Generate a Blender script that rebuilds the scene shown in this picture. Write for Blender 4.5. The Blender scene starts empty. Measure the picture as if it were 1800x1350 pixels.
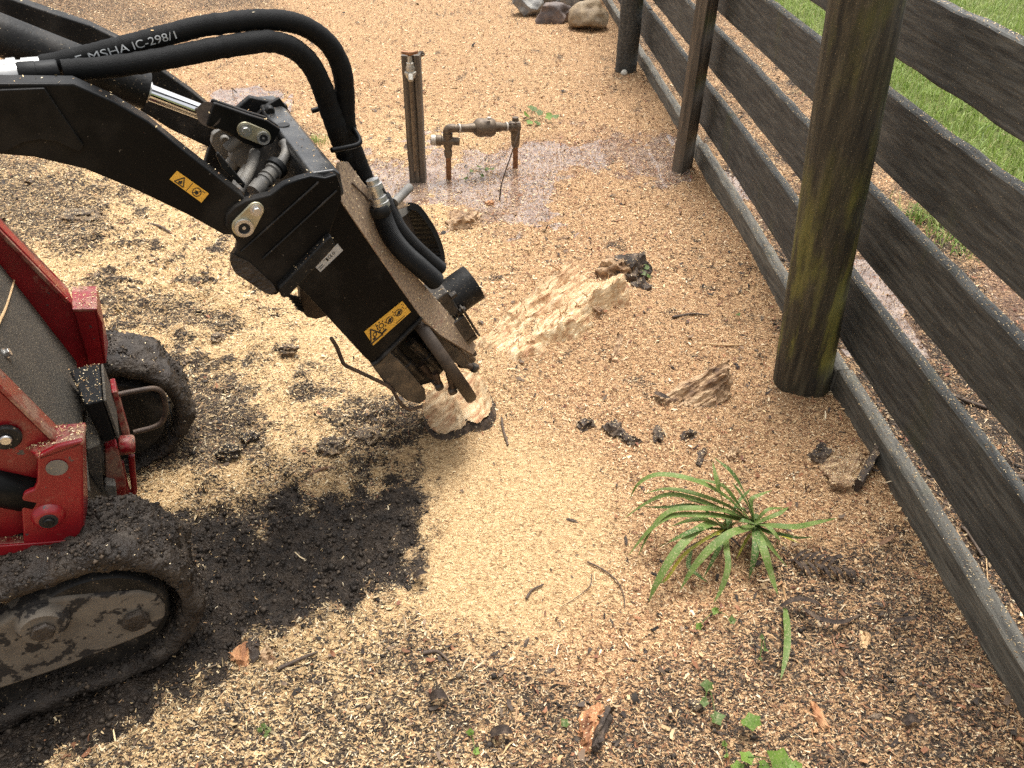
import bpy, bmesh, math, random
import numpy as np
from mathutils import Vector, noise as mnoise

random.seed(7)
rng = np.random.default_rng(11)
scn = bpy.context.scene
COL = scn.collection

# ------------------------------------------------------------------ camera
CAM_H, FPX, PITCH = 1.55, 1352.0, math.radians(38.1)
cam_d = bpy.data.cameras.new('camera')
cam = bpy.data.objects.new('camera', cam_d)
COL.objects.link(cam)
cam.location = (0, 0, CAM_H)
cam.rotation_euler = (math.radians(90) - PITCH, 0, 0)
cam_d.sensor_width = 36.0
cam_d.lens = 36.0 * FPX / 1800.0
cam_d.clip_start, cam_d.clip_end = 0.02, 400.0
scn.camera = cam

# ------------------------------------------------------------------ sky, sun, exposure
SUN_DIR = Vector((0.10, 0.30, 1.0)).normalized()        # towards the sun
w = bpy.data.worlds.new('World')
scn.world = w
w.use_nodes = True
nt = w.node_tree
bg = nt.nodes['Background']
sky = nt.nodes.new('ShaderNodeTexSky')
sky.sky_type = 'NISHITA'
sky.sun_disc = False
sky.sun_elevation = math.asin(SUN_DIR.z)
sky.sun_rotation = math.atan2(SUN_DIR.x, SUN_DIR.y)
sky.dust_density = 6.0
sky.air_density = 1.0
hs = nt.nodes.new('ShaderNodeHueSaturation')
hs.inputs['Saturation'].default_value = 0.12             # bright cloud cover: the sky is nearly white
nt.links.new(sky.outputs[0], hs.inputs['Color'])
nt.links.new(hs.outputs[0], bg.inputs['Color'])
bg.inputs['Strength'].default_value = 0.115
sl = bpy.data.lights.new('sun', 'SUN')
sl.energy = 1.4
sl.angle = math.radians(26)
sl.color = (1.0, 0.98, 0.94)
sun = bpy.data.objects.new('sun', sl)
COL.objects.link(sun)
sun.location = (3, 3, 8)
sun.rotation_euler = SUN_DIR.to_track_quat('Z', 'Y').to_euler()
scn.view_settings.view_transform = 'Standard'
scn.view_settings.look = 'None'
scn.view_settings.gamma = 1.0
scn.view_settings.use_curve_mapping = False
scn.view_settings.exposure = 1.42
scn.cycles.use_denoising = False      # keep the crispness of the chips; the remaining grain is that of a phone picture

# ------------------------------------------------------------------ survey: photograph pixel -> place
_s, _c = math.sin(PITCH), math.cos(PITCH)
EYE = np.array([0, 0, CAM_H])
def ray(u, v):
    X, Y = u - 900.0, 675.0 - v
    return np.array([X, Y * _s + FPX * _c, Y * _c - FPX * _s])
def at_z(u, v, z=0.0):
    d = ray(u, v); return EYE + d * ((z - CAM_H) / d[2])
def at_plane(u, v, p, n):
    d = ray(u, v); n = np.asarray(n, float)
    return EYE + d * (((np.asarray(p, float) - EYE) @ n) / (d @ n))
def at_y(u, v, y):
    return at_plane(u, v, (0, y, 0), (0, 1, 0))
def px_scale(p):                      # photograph pixels per metre at a place
    d = np.asarray(p) - EYE
    return FPX / (d[1] * _c - d[2] * _s)
def to_px(x, y):                      # ground place -> photograph pixel (used to look up the surveyed zones)
    y = np.maximum(y, 0.25)
    z = y * _c + CAM_H * _s
    return 900 + FPX * x / z, 675 - FPX * (y * _s - CAM_H * _c) / z
# loader frame: forward F_, left (away from the photographer) L_
MO = np.array([-.17, 1.78, 0.0]); _a = math.radians(27)
F_ = np.array([math.cos(_a), math.sin(_a), 0]); L_ = np.array([-math.sin(_a), math.cos(_a), 0]); Z_ = np.array([0, 0, 1.0])
def mw(s, wv, z): return MO + F_ * s + L_ * wv + Z_ * z
def at_w(u, v, wv): return at_plane(u, v, MO + L_ * wv, L_)
def A(*a): return np.array(a, float)
def unit(v): v = np.asarray(v, float); return v / np.linalg.norm(v)

# ------------------------------------------------------------------ numpy noise
def _h(ix, iy, seed):
    n = (ix.astype(np.int64) * 374761393 + iy.astype(np.int64) * 668265263 + seed * 1442695) & 0x7fffffff
    n = ((n ^ (n >> 13)) * 1274126177) & 0x7fffffff
    n = (n ^ (n >> 16)) & 0xffffff
    return n / float(0xffffff)
def vnoise(x, y, seed=0):
    ix, iy = np.floor(x), np.floor(y); fx, fy = x - ix, y - iy
    fx, fy = fx * fx * (3 - 2 * fx), fy * fy * (3 - 2 * fy)
    a, b = _h(ix, iy, seed), _h(ix + 1, iy, seed); c, d = _h(ix, iy + 1, seed), _h(ix + 1, iy + 1, seed)
    return (a + (b - a) * fx) * (1 - fy) + (c + (d - c) * fx) * fy
def fbm(x, y, scale, octv=4, seed=0):       # about -1..1
    r = np.zeros_like(x, dtype=float); amp, tot = 1.0, 0.0
    for o in range(octv):
        r += amp * (vnoise(x * scale + 17.3 * o, y * scale - 9.1 * o, seed + o) * 2 - 1); tot += amp
        amp *= .5; scale *= 2.03
    return r / tot
def sstep(a, b, x):
    t = np.clip((x - a) / (b - a), 0, 1); return t * t * (3 - 2 * t)
def poly_sd(u, v, P):                        # signed distance, positive inside
    P = np.asarray(P, float); ins = np.zeros(u.shape, bool); dm = np.full(u.shape, 1e18)
    n = len(P)
    for i in range(n):
        x0, y0 = P[i]; x1, y1 = P[(i + 1) % n]
        ex, ey = x1 - x0, y1 - y0
        t = np.clip(((u - x0) * ex + (v - y0) * ey) / (ex * ex + ey * ey + 1e-9), 0, 1)
        dm = np.minimum(dm, (u - x0 - t * ex) ** 2 + (v - y0 - t * ey) ** 2)
        c = ((y0 > v) != (y1 > v)) & (u < ex * (v - y0) / (ey if abs(ey) > 1e-9 else 1e-9) + x0)
        ins ^= c
    return np.where(ins, 1, -1) * np.sqrt(dm)

# ------------------------------------------------------------------ ground zones and height
FENCE_A = math.radians(2.2)
def fence_x(y): return 1.03 - (y - 1.97) * math.tan(FENCE_A)
MUD = [(-300, 1120), (0, 1130), (250, 1110), (330, 1000), (345, 905), (430, 930), (510, 885), (590, 862), (690, 850), (735, 878), (705, 960), (680, 1020), (600, 1060), (500, 1105), (430, 1140), (330, 1215), (200, 1265), (100, 1320), (0, 1400), (-400, 1560)]
MIXB = [(-400, 1500), (150, 1310), (430, 1150), (600, 1075), (760, 1120), (900, 1180), (1100, 1200), (1250, 1130), (1350, 985), (1480, 945), (1580, 960), (1800, 1230), (2400, 1900), (-400, 1900)]
MIXL = [(230, 690), (330, 650), (420, 665), (485, 720), (465, 785), (400, 820), (330, 830), (230, 860)]
MIXC = [(545, 735), (620, 700), (700, 690), (770, 740), (740, 790), (650, 790), (580, 770)]
MIXM = [(350, 830), (480, 780), (600, 770), (720, 800), (720, 870), (560, 880), (420, 920), (340, 920)]
MIXK = [(-700, 230), (60, 265), (190, 330), (225, 420), (120, 470), (0, 430), (-700, 560)]
MIXT = [(-1800, -340), (520, -340), (480, 15), (300, 45), (100, 90), (-900, 160)]
MIXR = [(170, 500), (300, 520), (420, 560), (480, 600), (400, 600), (250, 575), (170, 545)]
FINE = [(700, 860), (770, 790), (900, 765), (1020, 800), (1090, 900), (1080, 1050), (980, 1130), (850, 1120), (740, 1050), (690, 980)]
FLUF = [(100, 420), (300, 330), (420, 420), (470, 520), (560, 600), (600, 650), (450, 690), (340, 640), (180, 620)]
WET1 = [(570, 272), (740, 265), (900, 262), (1000, 236), (1110, 240), (1200, 236), (1204, 312), (1100, 300), (1000, 318), (960, 380), (900, 400), (840, 372), (760, 345), (700, 372), (610, 345)]
WET2 = [(345, 150), (500, 148), (480, 192), (375, 192)]
WET3 = [(1245, 300), (1300, 340), (1400, 470), (1450, 560), (1640, 640), (1560, 480), (1400, 380)]
WET4 = [(1690, 430), (1800, 500), (1860, 620), (1740, 540)]
def zones(x, y):
    u, v = to_px(x, y)
    n1 = fbm(x, y, 9.0, 4, 3); n2 = fbm(x, y, 26.0, 3, 5); n3 = fbm(x, y, 3.0, 3, 8)
    fx = fence_x(y)
    here = x < fx + .03
    mud = sstep(-62, 34, poly_sd(u, v, MUD) + 50 * n1 + 62 * n2)
    soil = (.52 + .26 * n2 + .14 * n1) * sstep(-70, 60, poly_sd(u, v, MIXB) + 50 * n1)
    soil = np.maximum(soil, .74 * sstep(-26, 30, poly_sd(u, v, MIXL) + 40 * n1 + 34 * n2))
    soil = np.maximum(soil, .70 * sstep(-22, 26, poly_sd(u, v, MIXC) + 34 * n1 + 30 * n2))
    soil = np.maximum(soil, .42 * sstep(-30, 40, poly_sd(u, v, MIXM) + 60 * n1 + 50 * n2))
    soil = np.maximum(soil, .62 * sstep(-40, 50, poly_sd(u, v, MIXK) + 50 * n1))
    soil = np.maximum(soil, .55 * sstep(-50, 60, poly_sd(u, v, MIXT) + 60 * n3))
    soil = np.maximum(soil, .62 * sstep(-18, 20, poly_sd(u, v, MIXR) + 22 * n1 + 14 * n2))
    soil = np.maximum(soil, .55 * sstep(.22, .6, .6 * n1 + .5 * n2 + .12 * n3) * (1 - .75 * sstep(-70, 50, poly_sd(u, v, FINE))))
    left = sstep(-50, 50, poly_sd(u, v, [(-200, 250), (60, 270), (300, 320), (440, 430), (520, 590), (620, 690), (560, 760), (340, 700), (180, 640), (120, 450), (-200, 500)]))
    cl = fbm(x, y, 13, 4, 96)
    soil = np.maximum(soil, left * (.12 + .62 * sstep(.08, .42, cl + .35 * n2)))
    soil = np.where(here, soil, np.clip(.74 - .35 * sstep(2.2, 3.6, y) + .40 * n1 + .25 * n2, 0, 1))
    soil = np.maximum(soil, mud)
    fine = sstep(-70, 50, poly_sd(u, v, FINE) + 30 * n1) * here
    pale = np.maximum(.8 * fine, sstep(-60, 60, poly_sd(u, v, FLUF) + 40 * n1))
    hue = np.maximum(.95 * sstep(560, 1050, u + 60 * n3), .85 * sstep(330, 180, v + 60 * n3)) * (1 - .75 * pale)
    wet = sstep(-24, 20, poly_sd(u, v, WET1) + 46 * n1 + 26 * n2)
    wet = np.maximum(wet, sstep(-8, 10, poly_sd(u, v, WET2) + 12 * n1))
    wet = np.where(here, wet, sstep(-14, 14, np.maximum(poly_sd(u, v, WET3), poly_sd(u, v, WET4)) + 12 * n1))
    lawn = sstep(-.14, .14, (x - fx) - 1.12 + .25 * n3 + .10 * n1) * (x > fx + .2)
    return dict(mud=mud, soil=soil, fine=fine, pale=pale, hue=hue, wet=wet, lawn=lawn)
def bump_at(x, y, cx, cy, r, h): return h * np.exp(-((x - cx) ** 2 + (y - cy) ** 2) / (r * r))
def ground_h(x, y, Zn=None):
    if Zn is None: Zn = zones(x, y)
    u, v = to_px(x, y)
    rough = .4 + .9 * Zn['soil'] * (1 - .5 * Zn['mud'])
    near = np.exp(-np.maximum(y - 6, 0) / 6)
    h = .016 * fbm(x, y, 2.3, 3, 21) * near + (.009 * rough) * fbm(x, y, 11.0, 3, 22) + .0045 * rough * fbm(x, y, 38.0, 3, 23)
    h *= (1 - .62 * Zn['wet']) * (1 - .35 * Zn['fine'])
    h += -.011 * Zn['wet'] - .024 * Zn['mud'] + Zn['mud'] * (.032 * fbm(x, y, 11, 4, 31) + .018 * np.abs(fbm(x, y, 36, 4, 32)))
    clump = sstep(-30, 30, poly_sd(u, v, [(150, 480), (320, 520), (430, 550), (500, 610), (420, 610), (250, 580), (150, 560)]) + 30 * fbm(x, y, 9, 3, 41))
    h += clump * (.016 + .022 * fbm(x, y, 18, 3, 42))
    leftr = sstep(-30, 40, poly_sd(u, v, MIXL)); h += leftr * .018 * fbm(x, y, 14, 4, 51)
    lump = sstep(-40, 40, np.maximum.reduce([poly_sd(u, v, [(90, 270), (300, 330), (440, 430), (520, 600), (560, 690), (340, 640), (180, 620), (130, 450)]), poly_sd(u, v, MIXM) - 5, poly_sd(u, v, MIXC) - 5]))
    lump = lump * (x < .2)
    h += lump * (.020 * np.maximum(fbm(x, y, 15, 3, 81), -.15) + .034 * np.maximum(fbm(x, y, 13, 4, 96), -.05) + .016 * np.abs(fbm(x, y, 33, 3, 82)))
    h += .006 * (1 - .8 * Zn['fine']) * (1 - Zn['wet']) * fbm(x, y, 21, 2, 83) * near
    back = sstep(-40, 40, poly_sd(u, v, MIXK)); h += back * .02 * np.abs(fbm(x, y, 10, 4, 52))
    h += bump_at(x, y, .02, 1.45, .34, .030)                        # fresh spill in front of the cutter
    h += bump_at(x, y, .36, 2.50, .26, .055) + bump_at(x, y, .12, 2.32, .24, .035) + bump_at(x, y, .52, 2.25, .22, .030)
    h += bump_at(x, y, -.02, 1.98, .12, .03) + bump_at(x, y, .52, 1.30, .22, .02)
    fx = fence_x(y)
    h += .018 * np.exp(-((x - fx + .12) / .10) ** 2) * sstep(2.6, 1.2, y)
    h += np.where(x > fx + .05, .01 + .035 * sstep(.5, 1.6, x - fx), 0)
    return h
def gz(x, y): return float(ground_h(np.array([float(x)]), np.array([float(y)]))[0])
def on_ground(u, v, dz=0.0):          # place on the uneven ground that the pixel shows
    p = at_z(u, v, 0)
    for _ in range(3): p = at_z(u, v, gz(p[0], p[1]))
    p[2] += dz
    return p

# ------------------------------------------------------------------ materials
MATS = {}
def new_mat(name):
    m = bpy.data.materials.new(name); m.use_nodes = True
    MATS[name] = m
    return m, m.node_tree, m.node_tree.nodes['Principled BSDF']
def nd(t, typ, **kw):
    n = t.nodes.new(typ)
    for k, val in kw.items():
        if k in n.inputs.keys(): n.inputs[k].default_value = val
        else: setattr(n, k, val)
    return n
def lk(t, a, b): t.links.new(a, b)
def coords(t, scale=(1, 1, 1), kind='Object'):
    tc = t.nodes.new('ShaderNodeTexCoord'); mp = t.nodes.new('ShaderNodeMapping')
    mp.inputs['Scale'].default_value = scale
    lk(t, tc.outputs[kind], mp.inputs['Vector']); return mp.outputs['Vector']
def ramp(t, fac, stops):
    r = t.nodes.new('ShaderNodeValToRGB'); e = r.color_ramp.elements
    while len(e) < len(stops): e.new(.5)
    for i, (p, c) in enumerate(stops):
        e[i].position = p; e[i].color = (*c, 1) if len(c) == 3 else c
    lk(t, fac, r.inputs['Fac']); return r.outputs['Color']
def mixc(t, fac, a, b, mode='MIX'):
    m = t.nodes.new('ShaderNodeMix'); m.data_type = 'RGBA'; m.blend_type = mode
    for sock, val in ((m.inputs['Factor'], fac), (m.inputs[6], a), (m.inputs[7], b)):
        if hasattr(val, 'is_linked') or hasattr(val, 'links'): lk(t, val, sock)
        elif isinstance(val, (int, float)): sock.default_value = val
        else: sock.default_value = (*val, 1) if len(val) == 3 else val
    return m.outputs[2]
def math_n(t, op, a, b=None, clamp=False):
    m = t.nodes.new('ShaderNodeMath'); m.operation = op; m.use_clamp = clamp
    for i, val in enumerate((a, b)):
        if val is None: continue
        if isinstance(val, (int, float)): m.inputs[i].default_value = val
        else: lk(t, val, m.inputs[i])
    return m.outputs[0]
def bump(t, bsdf, height, strength=.3, dist=.004):
    b = t.nodes.new('ShaderNodeBump'); b.inputs['Strength'].default_value = strength; b.inputs['Distance'].default_value = dist
    lk(t, height, b.inputs['Height']); lk(t, b.outputs[0], bsdf.inputs['Normal'])
def noise_n(t, vec, scale, detail=4, rough=.55):
    n = nd(t, 'ShaderNodeTexNoise', Scale=scale, Detail=detail, Roughness=rough); lk(t, vec, n.inputs['Vector']); return n.outputs['Fac']
def simple(name, cols, scale=20, rough=.6, metal=0.0, stretch=(1, 1, 1), bstr=.2, bdist=.002, fine=160, spec=.5, speck=None, rvar=.12):
    """two or three colours mixed by noise, fine relief, uneven gloss; speck=(colour, threshold, scale) adds dried specks"""
    m, t, b = new_mat(name)
    vec = coords(t, stretch)
    n = noise_n(t, vec, scale, 5)
    st = [(.28 + .44 * i / max(1, len(cols) - 1), c) for i, c in enumerate(cols)]
    col = ramp(t, n, st) if len(cols) > 1 else None
    f = noise_n(t, vec, fine, 3)
    if speck:
        sp = noise_n(t, coords(t), speck[2], 3, .65)
        k = ramp(t, sp, [(speck[1], (0, 0, 0)), (min(1, speck[1] + .05), (1, 1, 1))])
        col = mixc(t, k, col if col is not None else cols[0], speck[0])
        ro = mixc(t, k, (rough,) * 3, (.85,) * 3)
    else:
        ro = None
    if col is not None: lk(t, col, b.inputs['Base Color'])
    else: b.inputs['Base Color'].default_value = (*cols[0], 1)
    if ro is not None: lk(t, ro, b.inputs['Roughness'])
    else: lk(t, math_n(t, 'ADD', math_n(t, 'MULTIPLY', n, rvar * 2), rough - rvar), b.inputs['Roughness'])
    b.inputs['Metallic'].default_value = metal
    b.inputs['Specular IOR Level'].default_value = spec
    if bstr: bump(t, b, f, bstr, bdist)
    return m

simple('black_paint', [(.0022, .0022, .0025), (.0042, .0041, .004), (.024, .021, .018)], 6, .38, bstr=.15, spec=.12, rvar=.2, speck=((.13, .105, .08), .71, 120))
simple('black_dirty', [(.004, .004, .004), (.010, .0095, .009), (.042, .037, .032)], 16, .5, bstr=.3, spec=.2, speck=((.30, .23, .15), .66, 210))
simple('grey_dirty', [(.07, .065, .058), (.13, .12, .105), (.20, .18, .15)], 22, .62, bstr=.3, speck=((.33, .26, .17), .66, 180))
simple('mud_caked', [(.014, .0105, .008), (.034, .026, .020), (.075, .060, .046)], 18, .58, bstr=1.0, bdist=.008, fine=120, spec=.3, rvar=.2)
simple('black_wet_sheen', [(.012, .012, .0125), (.028, .028, .028), (.075, .07, .062)], 20, .34, bstr=.3, spec=.5, speck=((.34, .26, .16), .67, 200))  # wet black, base colour lightened to stand in for reflected sky
simple('rubber', [(.0028, .0028, .0028), (.007, .007, .007)], 14, .55, bstr=.2, spec=.22, speck=((.2, .16, .11), .70, 260))
simple('hose_sleeve', [(.002, .002, .002), (.005, .005, .005)], 24, .75, bstr=.5, spec=.2, bdist=.0015, fine=420)
simple('steel_fitting', [(.35, .345, .33), (.52, .51, .49), (.62, .61, .58)], 30, .36, metal=.9, bstr=.08, speck=((.25, .20, .14), .68, 150))
simple('chrome', [(.74, .74, .75)], 10, .10, metal=1.0, bstr=0, rvar=.02)
simple('zinc_plate', [(.30, .27, .18), (.43, .39, .27), (.50, .46, .33)], 25, .42, metal=.75, bstr=.1, speck=((.12, .10, .08), .66, 170))
simple('hole_shade', [(.006, .006, .006)], 10, .7, bstr=0)  # flat black for the shade inside holes and recesses
simple('rusty_steel', [(.030, .022, .018), (.075, .050, .035), (.13, .085, .055)], 28, .6, metal=.3, bstr=.4)
simple('worn_steel', [(.025, .022, .019), (.07, .060, .050), (.15, .12, .088)], 24, .5, metal=.5, bstr=.25, speck=((.32, .24, .15), .67, 190))
simple('brown_steel', [(.018, .012, .009), (.050, .034, .022), (.10, .068, .043)], 18, .55, metal=.35, bstr=.25)
simple('grey_mud_panel', [(.075, .062, .048), (.115, .096, .074), (.15, .125, .095)], 18, .85, bstr=.6, fine=110, speck=((.014, .011, .009), .535, 24))
simple('sticker_yellow', [(.62, .33, .035), (.72, .40, .05)], 30, .5, bstr=.05, speck=((.25, .17, .08), .74, 260))
simple('ink', [(.012, .011, .010)], 10, .6, bstr=0)
simple('label_silver', [(.36, .36, .35), (.48, .48, .47)], 30, .45, bstr=0)
simple('print_white', [(.36, .37, .37)], 30, .7, bstr=0)
simple('pale_stone', [(.50, .46, .38), (.72, .68, .58)], 30, .7, bstr=.3)
simple('rock_grey', [(.10, .10, .095), (.20, .19, .175), (.32, .30, .26)], 18, .75, bstr=.6, bdist=.006, fine=60)
simple('rock_brown', [(.045, .034, .030), (.10, .072, .060), (.19, .13, .095)], 14, .62, bstr=.5, bdist=.006, fine=60)
simple('rock_tan', [(.09, .06, .035), (.24, .17, .095), (.34, .28, .20)], 10, .75, bstr=.6, bdist=.006, fine=60)
simple('bark', [(.020, .014, .010), (.055, .038, .027), (.15, .105, .068)], 34, .85, bstr=.9, bdist=.006, fine=70)
simple('clod_soil', [(.030, .022, .016), (.09, .065, .045), (.26, .18, .10)], 34, .9, bstr=.9, bdist=.006, fine=120)
simple('twig', [(.045, .030, .022), (.11, .075, .05)], 30, .8, bstr=.4)
simple('pale_splinter', [(.40, .24, .11), (.60, .41, .22)], 40, .75, bstr=.4, stretch=(1, 1, 1))
simple('dead_leaf', [(.018, .013, .011), (.05, .036, .028), (.13, .09, .06)], 60, .8, bstr=.7, bdist=.004, spec=.2)
simple('dry_leaf', [(.10, .05, .025), (.22, .115, .055)], 30, .7, bstr=.3)
simple('pipe_metal', [(.060, .042, .028), (.125, .092, .062), (.20, .155, .105)], 40, .55, metal=.45, bstr=.4)
simple('pipe_pale', [(.34, .29, .23), (.46, .42, .36)], 40, .6, metal=.2, bstr=.2)
simple('tap_metal', [(.34, .31, .26), (.52, .49, .42)], 50, .45, metal=.6, bstr=.2)
simple('copper', [(.16, .075, .035), (.28, .14, .07)], 40, .5, metal=.6, bstr=.3)

def red_material(name, dustthr, dscale=16):
    m, t, b = new_mat(name)
    v = coords(t)
    base = ramp(t, noise_n(t, v, 12, 4), [(.3, (.15, .003, .006)), (.7, (.23, .006, .010))])
    d = noise_n(t, v, dscale, 6, .7)
    k = ramp(t, d, [(dustthr, (0, 0, 0)), (dustthr + .16, (1, 1, 1))])
    c = mixc(t, math_n(t, 'MULTIPLY', k, .9 if dustthr < .3 else .6), base, ramp(t, noise_n(t, v, 190, 3, .7), [(.35, (.16, .125, .09)), (.65, (.42, .32, .20))]))
    ch = ramp(t, noise_n(t, v, 46, 4, .6), [(.685, (0, 0, 0)), (.70, (1, 1, 1))])
    c = mixc(t, ch, c, (.05, .045, .045))
    lk(t, c, b.inputs['Base Color'])
    lk(t, math_n(t, 'ADD', math_n(t, 'MULTIPLY', k, .45), .34), b.inputs['Roughness'])
    bump(t, b, noise_n(t, v, 200, 3), .06, .002)
red_material('red_paint', .60)
red_material('red_dusty', .44)
red_material('deck_dusty', .27, 7)
def panel_material():
    m, t, b = new_mat('dusty_panel')
    v = coords(t)
    c = ramp(t, noise_n(t, v, 7, 4), [(.3, (.030, .026, .021)), (.7, (.058, .049, .038))])
    f = noise_n(t, v, 330, 2, .6)
    c = mixc(t, ramp(t, f, [(.54, (0, 0, 0)), (.76, (1, 1, 1))]), c, (.30, .24, .16))
    lk(t, c, b.inputs['Base Color']); b.inputs['Roughness'].default_value = .85
    bump(t, b, f, .4, .002)
panel_material()

def timber(name, cols, algae, algae_thr, grain=(1, 1, 1), speckle=True, rough=.75, gsc=30, bd=.005, rot=0.0, bigmix=.4):
    m, t, b = new_mat(name)
    v = coords(t, grain); vo = coords(t)
    if rot:
        vr = t.nodes.new('ShaderNodeVectorRotate'); vr.rotation_type = 'Z_AXIS'; vr.inputs['Angle'].default_value = -rot
        mp = v.node; src_ = mp.inputs['Vector'].links[0].from_socket; lk(t, src_, vr.inputs['Vector']); lk(t, vr.outputs[0], mp.inputs['Vector'])
    n = noise_n(t, v, gsc, 7, .65)
    c = ramp(t, n, [(.36 + .28 * i / (len(cols) - 1), k) for i, k in enumerate(cols)])
    big = noise_n(t, vo, 2.6, 4)
    c = mixc(t, ramp(t, big, [(.35, (0, 0, 0)), (.7, (bigmix,) * 3)]), c, cols[0])
    if algae:
        al = noise_n(t, coords(t, (1.6, 1.6, .55)), 4.2, 5, .6)
        k = ramp(t, al, [(algae_thr, (0, 0, 0)), (algae_thr + .2, (1, 1, 1))])
        c = mixc(t, math_n(t, 'MULTIPLY', k, .8), c, algae)
    if speckle:
        sp = ramp(t, noise_n(t, vo, 210, 2, .6), [(.685, (0, 0, 0)), (.72, (1, 1, 1))])
        c = mixc(t, math_n(t, 'MULTIPLY', sp, .7), c, (.38, .29, .18))
    lk(t, c, b.inputs['Base Color']); b.inputs['Roughness'].default_value = rough
    crack = noise_n(t, v, 52, 5, .7)
    bump(t, b, crack, .7, bd)
timber('rail_timber', [(.018, .0178, .0155), (.044, .0430, .037), (.088, .0845, .072)], (.040, .045, .018), .60, (1, .085, 1), gsc=70, bd=.006, bigmix=.3)
timber('kick_timber', [(.050, .0455, .036), (.098, .089, .070), (.165, .150, .118)], (.05, .052, .022), .60, (1, .10, 1), gsc=70, bd=.006, bigmix=.3)
timber('post_timber', [(.015, .0128, .008), (.046, .038, .022), (.095, .080, .048)], (.115, .118, .018), .56, (1, 1, .09), gsc=44, bd=.012)
timber('batten_timber', [(.042, .033, .024), (.095, .075, .053), (.18, .14, .10)], (.09, .075, .04), .66, (1, 1, .07))
timber('tap_timber', [(.035, .026, .018), (.095, .073, .052), (.18, .142, .102)], None, 0, (1, 1, .05), False)
timber('stump_wood', [(.34, .17, .08), (.56, .385, .205), (.66, .525, .33)], None, 0, (.16, 1.3, 1), False, .7, 48, .010, .97)
timber('chunk_wood', [(.085, .046, .026), (.31, .188, .098), (.55, .385, .225)], None, 0, (.35, 1.2, .5), False, .8, 44, .010)
timber('orange_wood', [(.13, .05, .022), (.38, .17, .07), (.52, .30, .14)], None, 0, (1, .3, 1), False, .8, 40, .008)

def post_material():
    m = MATS['post_timber']; t = m.node_tree; b = t.nodes['Principled BSDF']
    old = b.inputs['Base Color'].links[0].from_socket
    tc = t.nodes.new('ShaderNodeTexCoord'); sp = t.nodes.new('ShaderNodeSeparateXYZ'); lk(t, tc.outputs['Object'], sp.inputs[0])
    zz = math_n(t, 'ADD', sp.outputs['Z'], math_n(t, 'MULTIPLY', math_n(t, 'SUBTRACT', noise_n(t, coords(t, (3, 3, .8)), 3, 4), .5), 1.1))
    k = ramp(t, zz, [(.03, (0, 0, 0)), (.16, (1, 1, 1)), (.55, (.6, .6, .6)), (.85, (0, 0, 0))])
    pt = noise_n(t, coords(t, (1, 1, .22)), 22, 5, .6)
    g = ramp(t, pt, [(.3, (.055, .051, .012)), (.62, (.19, .18, .036))])
    xk = ramp(t, math_n(t, 'ADD', sp.outputs['X'], math_n(t, 'MULTIPLY', sp.outputs['Z'], .09)), [(0.0, (1, 1, 1)), (.03, (0, 0, 0))])
    lk(t, mixc(t, math_n(t, 'MULTIPLY', k, math_n(t, 'MULTIPLY', ramp(t, pt, [(.42, (.05, .05, .05)), (.58, (1, 1, 1))]), .92)), old, g), b.inputs['Base Color'])
post_material()

def leaf_material(name, c0, c1, dust=.0, trans=.25):
    m, t, b = new_mat(name)
    v = coords(t)
    c = ramp(t, noise_n(t, v, 22, 3), [(.3, c0), (.7, c1)])
    if dust:
        sp = ramp(t, noise_n(t, v, 230, 2, .6), [(.55, (0, 0, 0)), (.62, (1, 1, 1))])
        c = mixc(t, math_n(t, 'MULTIPLY', sp, dust), c, (.46, .37, .22))
    lk(t, c, b.inputs['Base Color']); b.inputs['Roughness'].default_value = .58; b.inputs['Specular IOR Level'].default_value = .3
    tr = t.nodes.new('ShaderNodeBsdfTranslucent'); lk(t, c, tr.inputs['Color'])
    mx = t.nodes.new('ShaderNodeMixShader'); mx.inputs[0].default_value = trans
    lk(t, b.outputs[0], mx.inputs[1]); lk(t, tr.outputs[0], mx.inputs[2])
    lk(t, mx.outputs[0], t.nodes['Material Output'].inputs['Surface'])
leaf_material('strap_leaf', (.080, .135, .022), (.16, .225, .058), .42)
leaf_material('strap_leaf_dark', (.045, .095, .018), (.085, .15, .035), .6)
leaf_material('strap_leaf_yellow', (.16, .20, .03), (.42, .36, .03), .5)
leaf_material('weed_leaf', (.08, .15, .02), (.17, .26, .04), .25)
leaf_material('weed_leaf_dark', (.055, .095, .018), (.10, .15, .035), .4)

def attr_mat(name, rough=.75, trans=0.0):
    m, t, b = new_mat(name)
    a = t.nodes.new('ShaderNodeAttribute'); a.attribute_name = 'col'
    lk(t, a.outputs['Color'], b.inputs['Base Color']); b.inputs['Roughness'].default_value = rough
    b.inputs['Specular IOR Level'].default_value = .3
    if trans:
        tr = t.nodes.new('ShaderNodeBsdfTranslucent'); lk(t, a.outputs['Color'], tr.inputs['Color'])
        mx = t.nodes.new('ShaderNodeMixShader'); mx.inputs[0].default_value = trans
        lk(t, b.outputs[0], mx.inputs[1]); lk(t, tr.outputs[0], mx.inputs[2])
        lk(t, mx.outputs[0], t.nodes['Material Output'].inputs['Surface'])
attr_mat('chip_mix', .72)
attr_mat('grass_blades', .5, .3)

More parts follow.
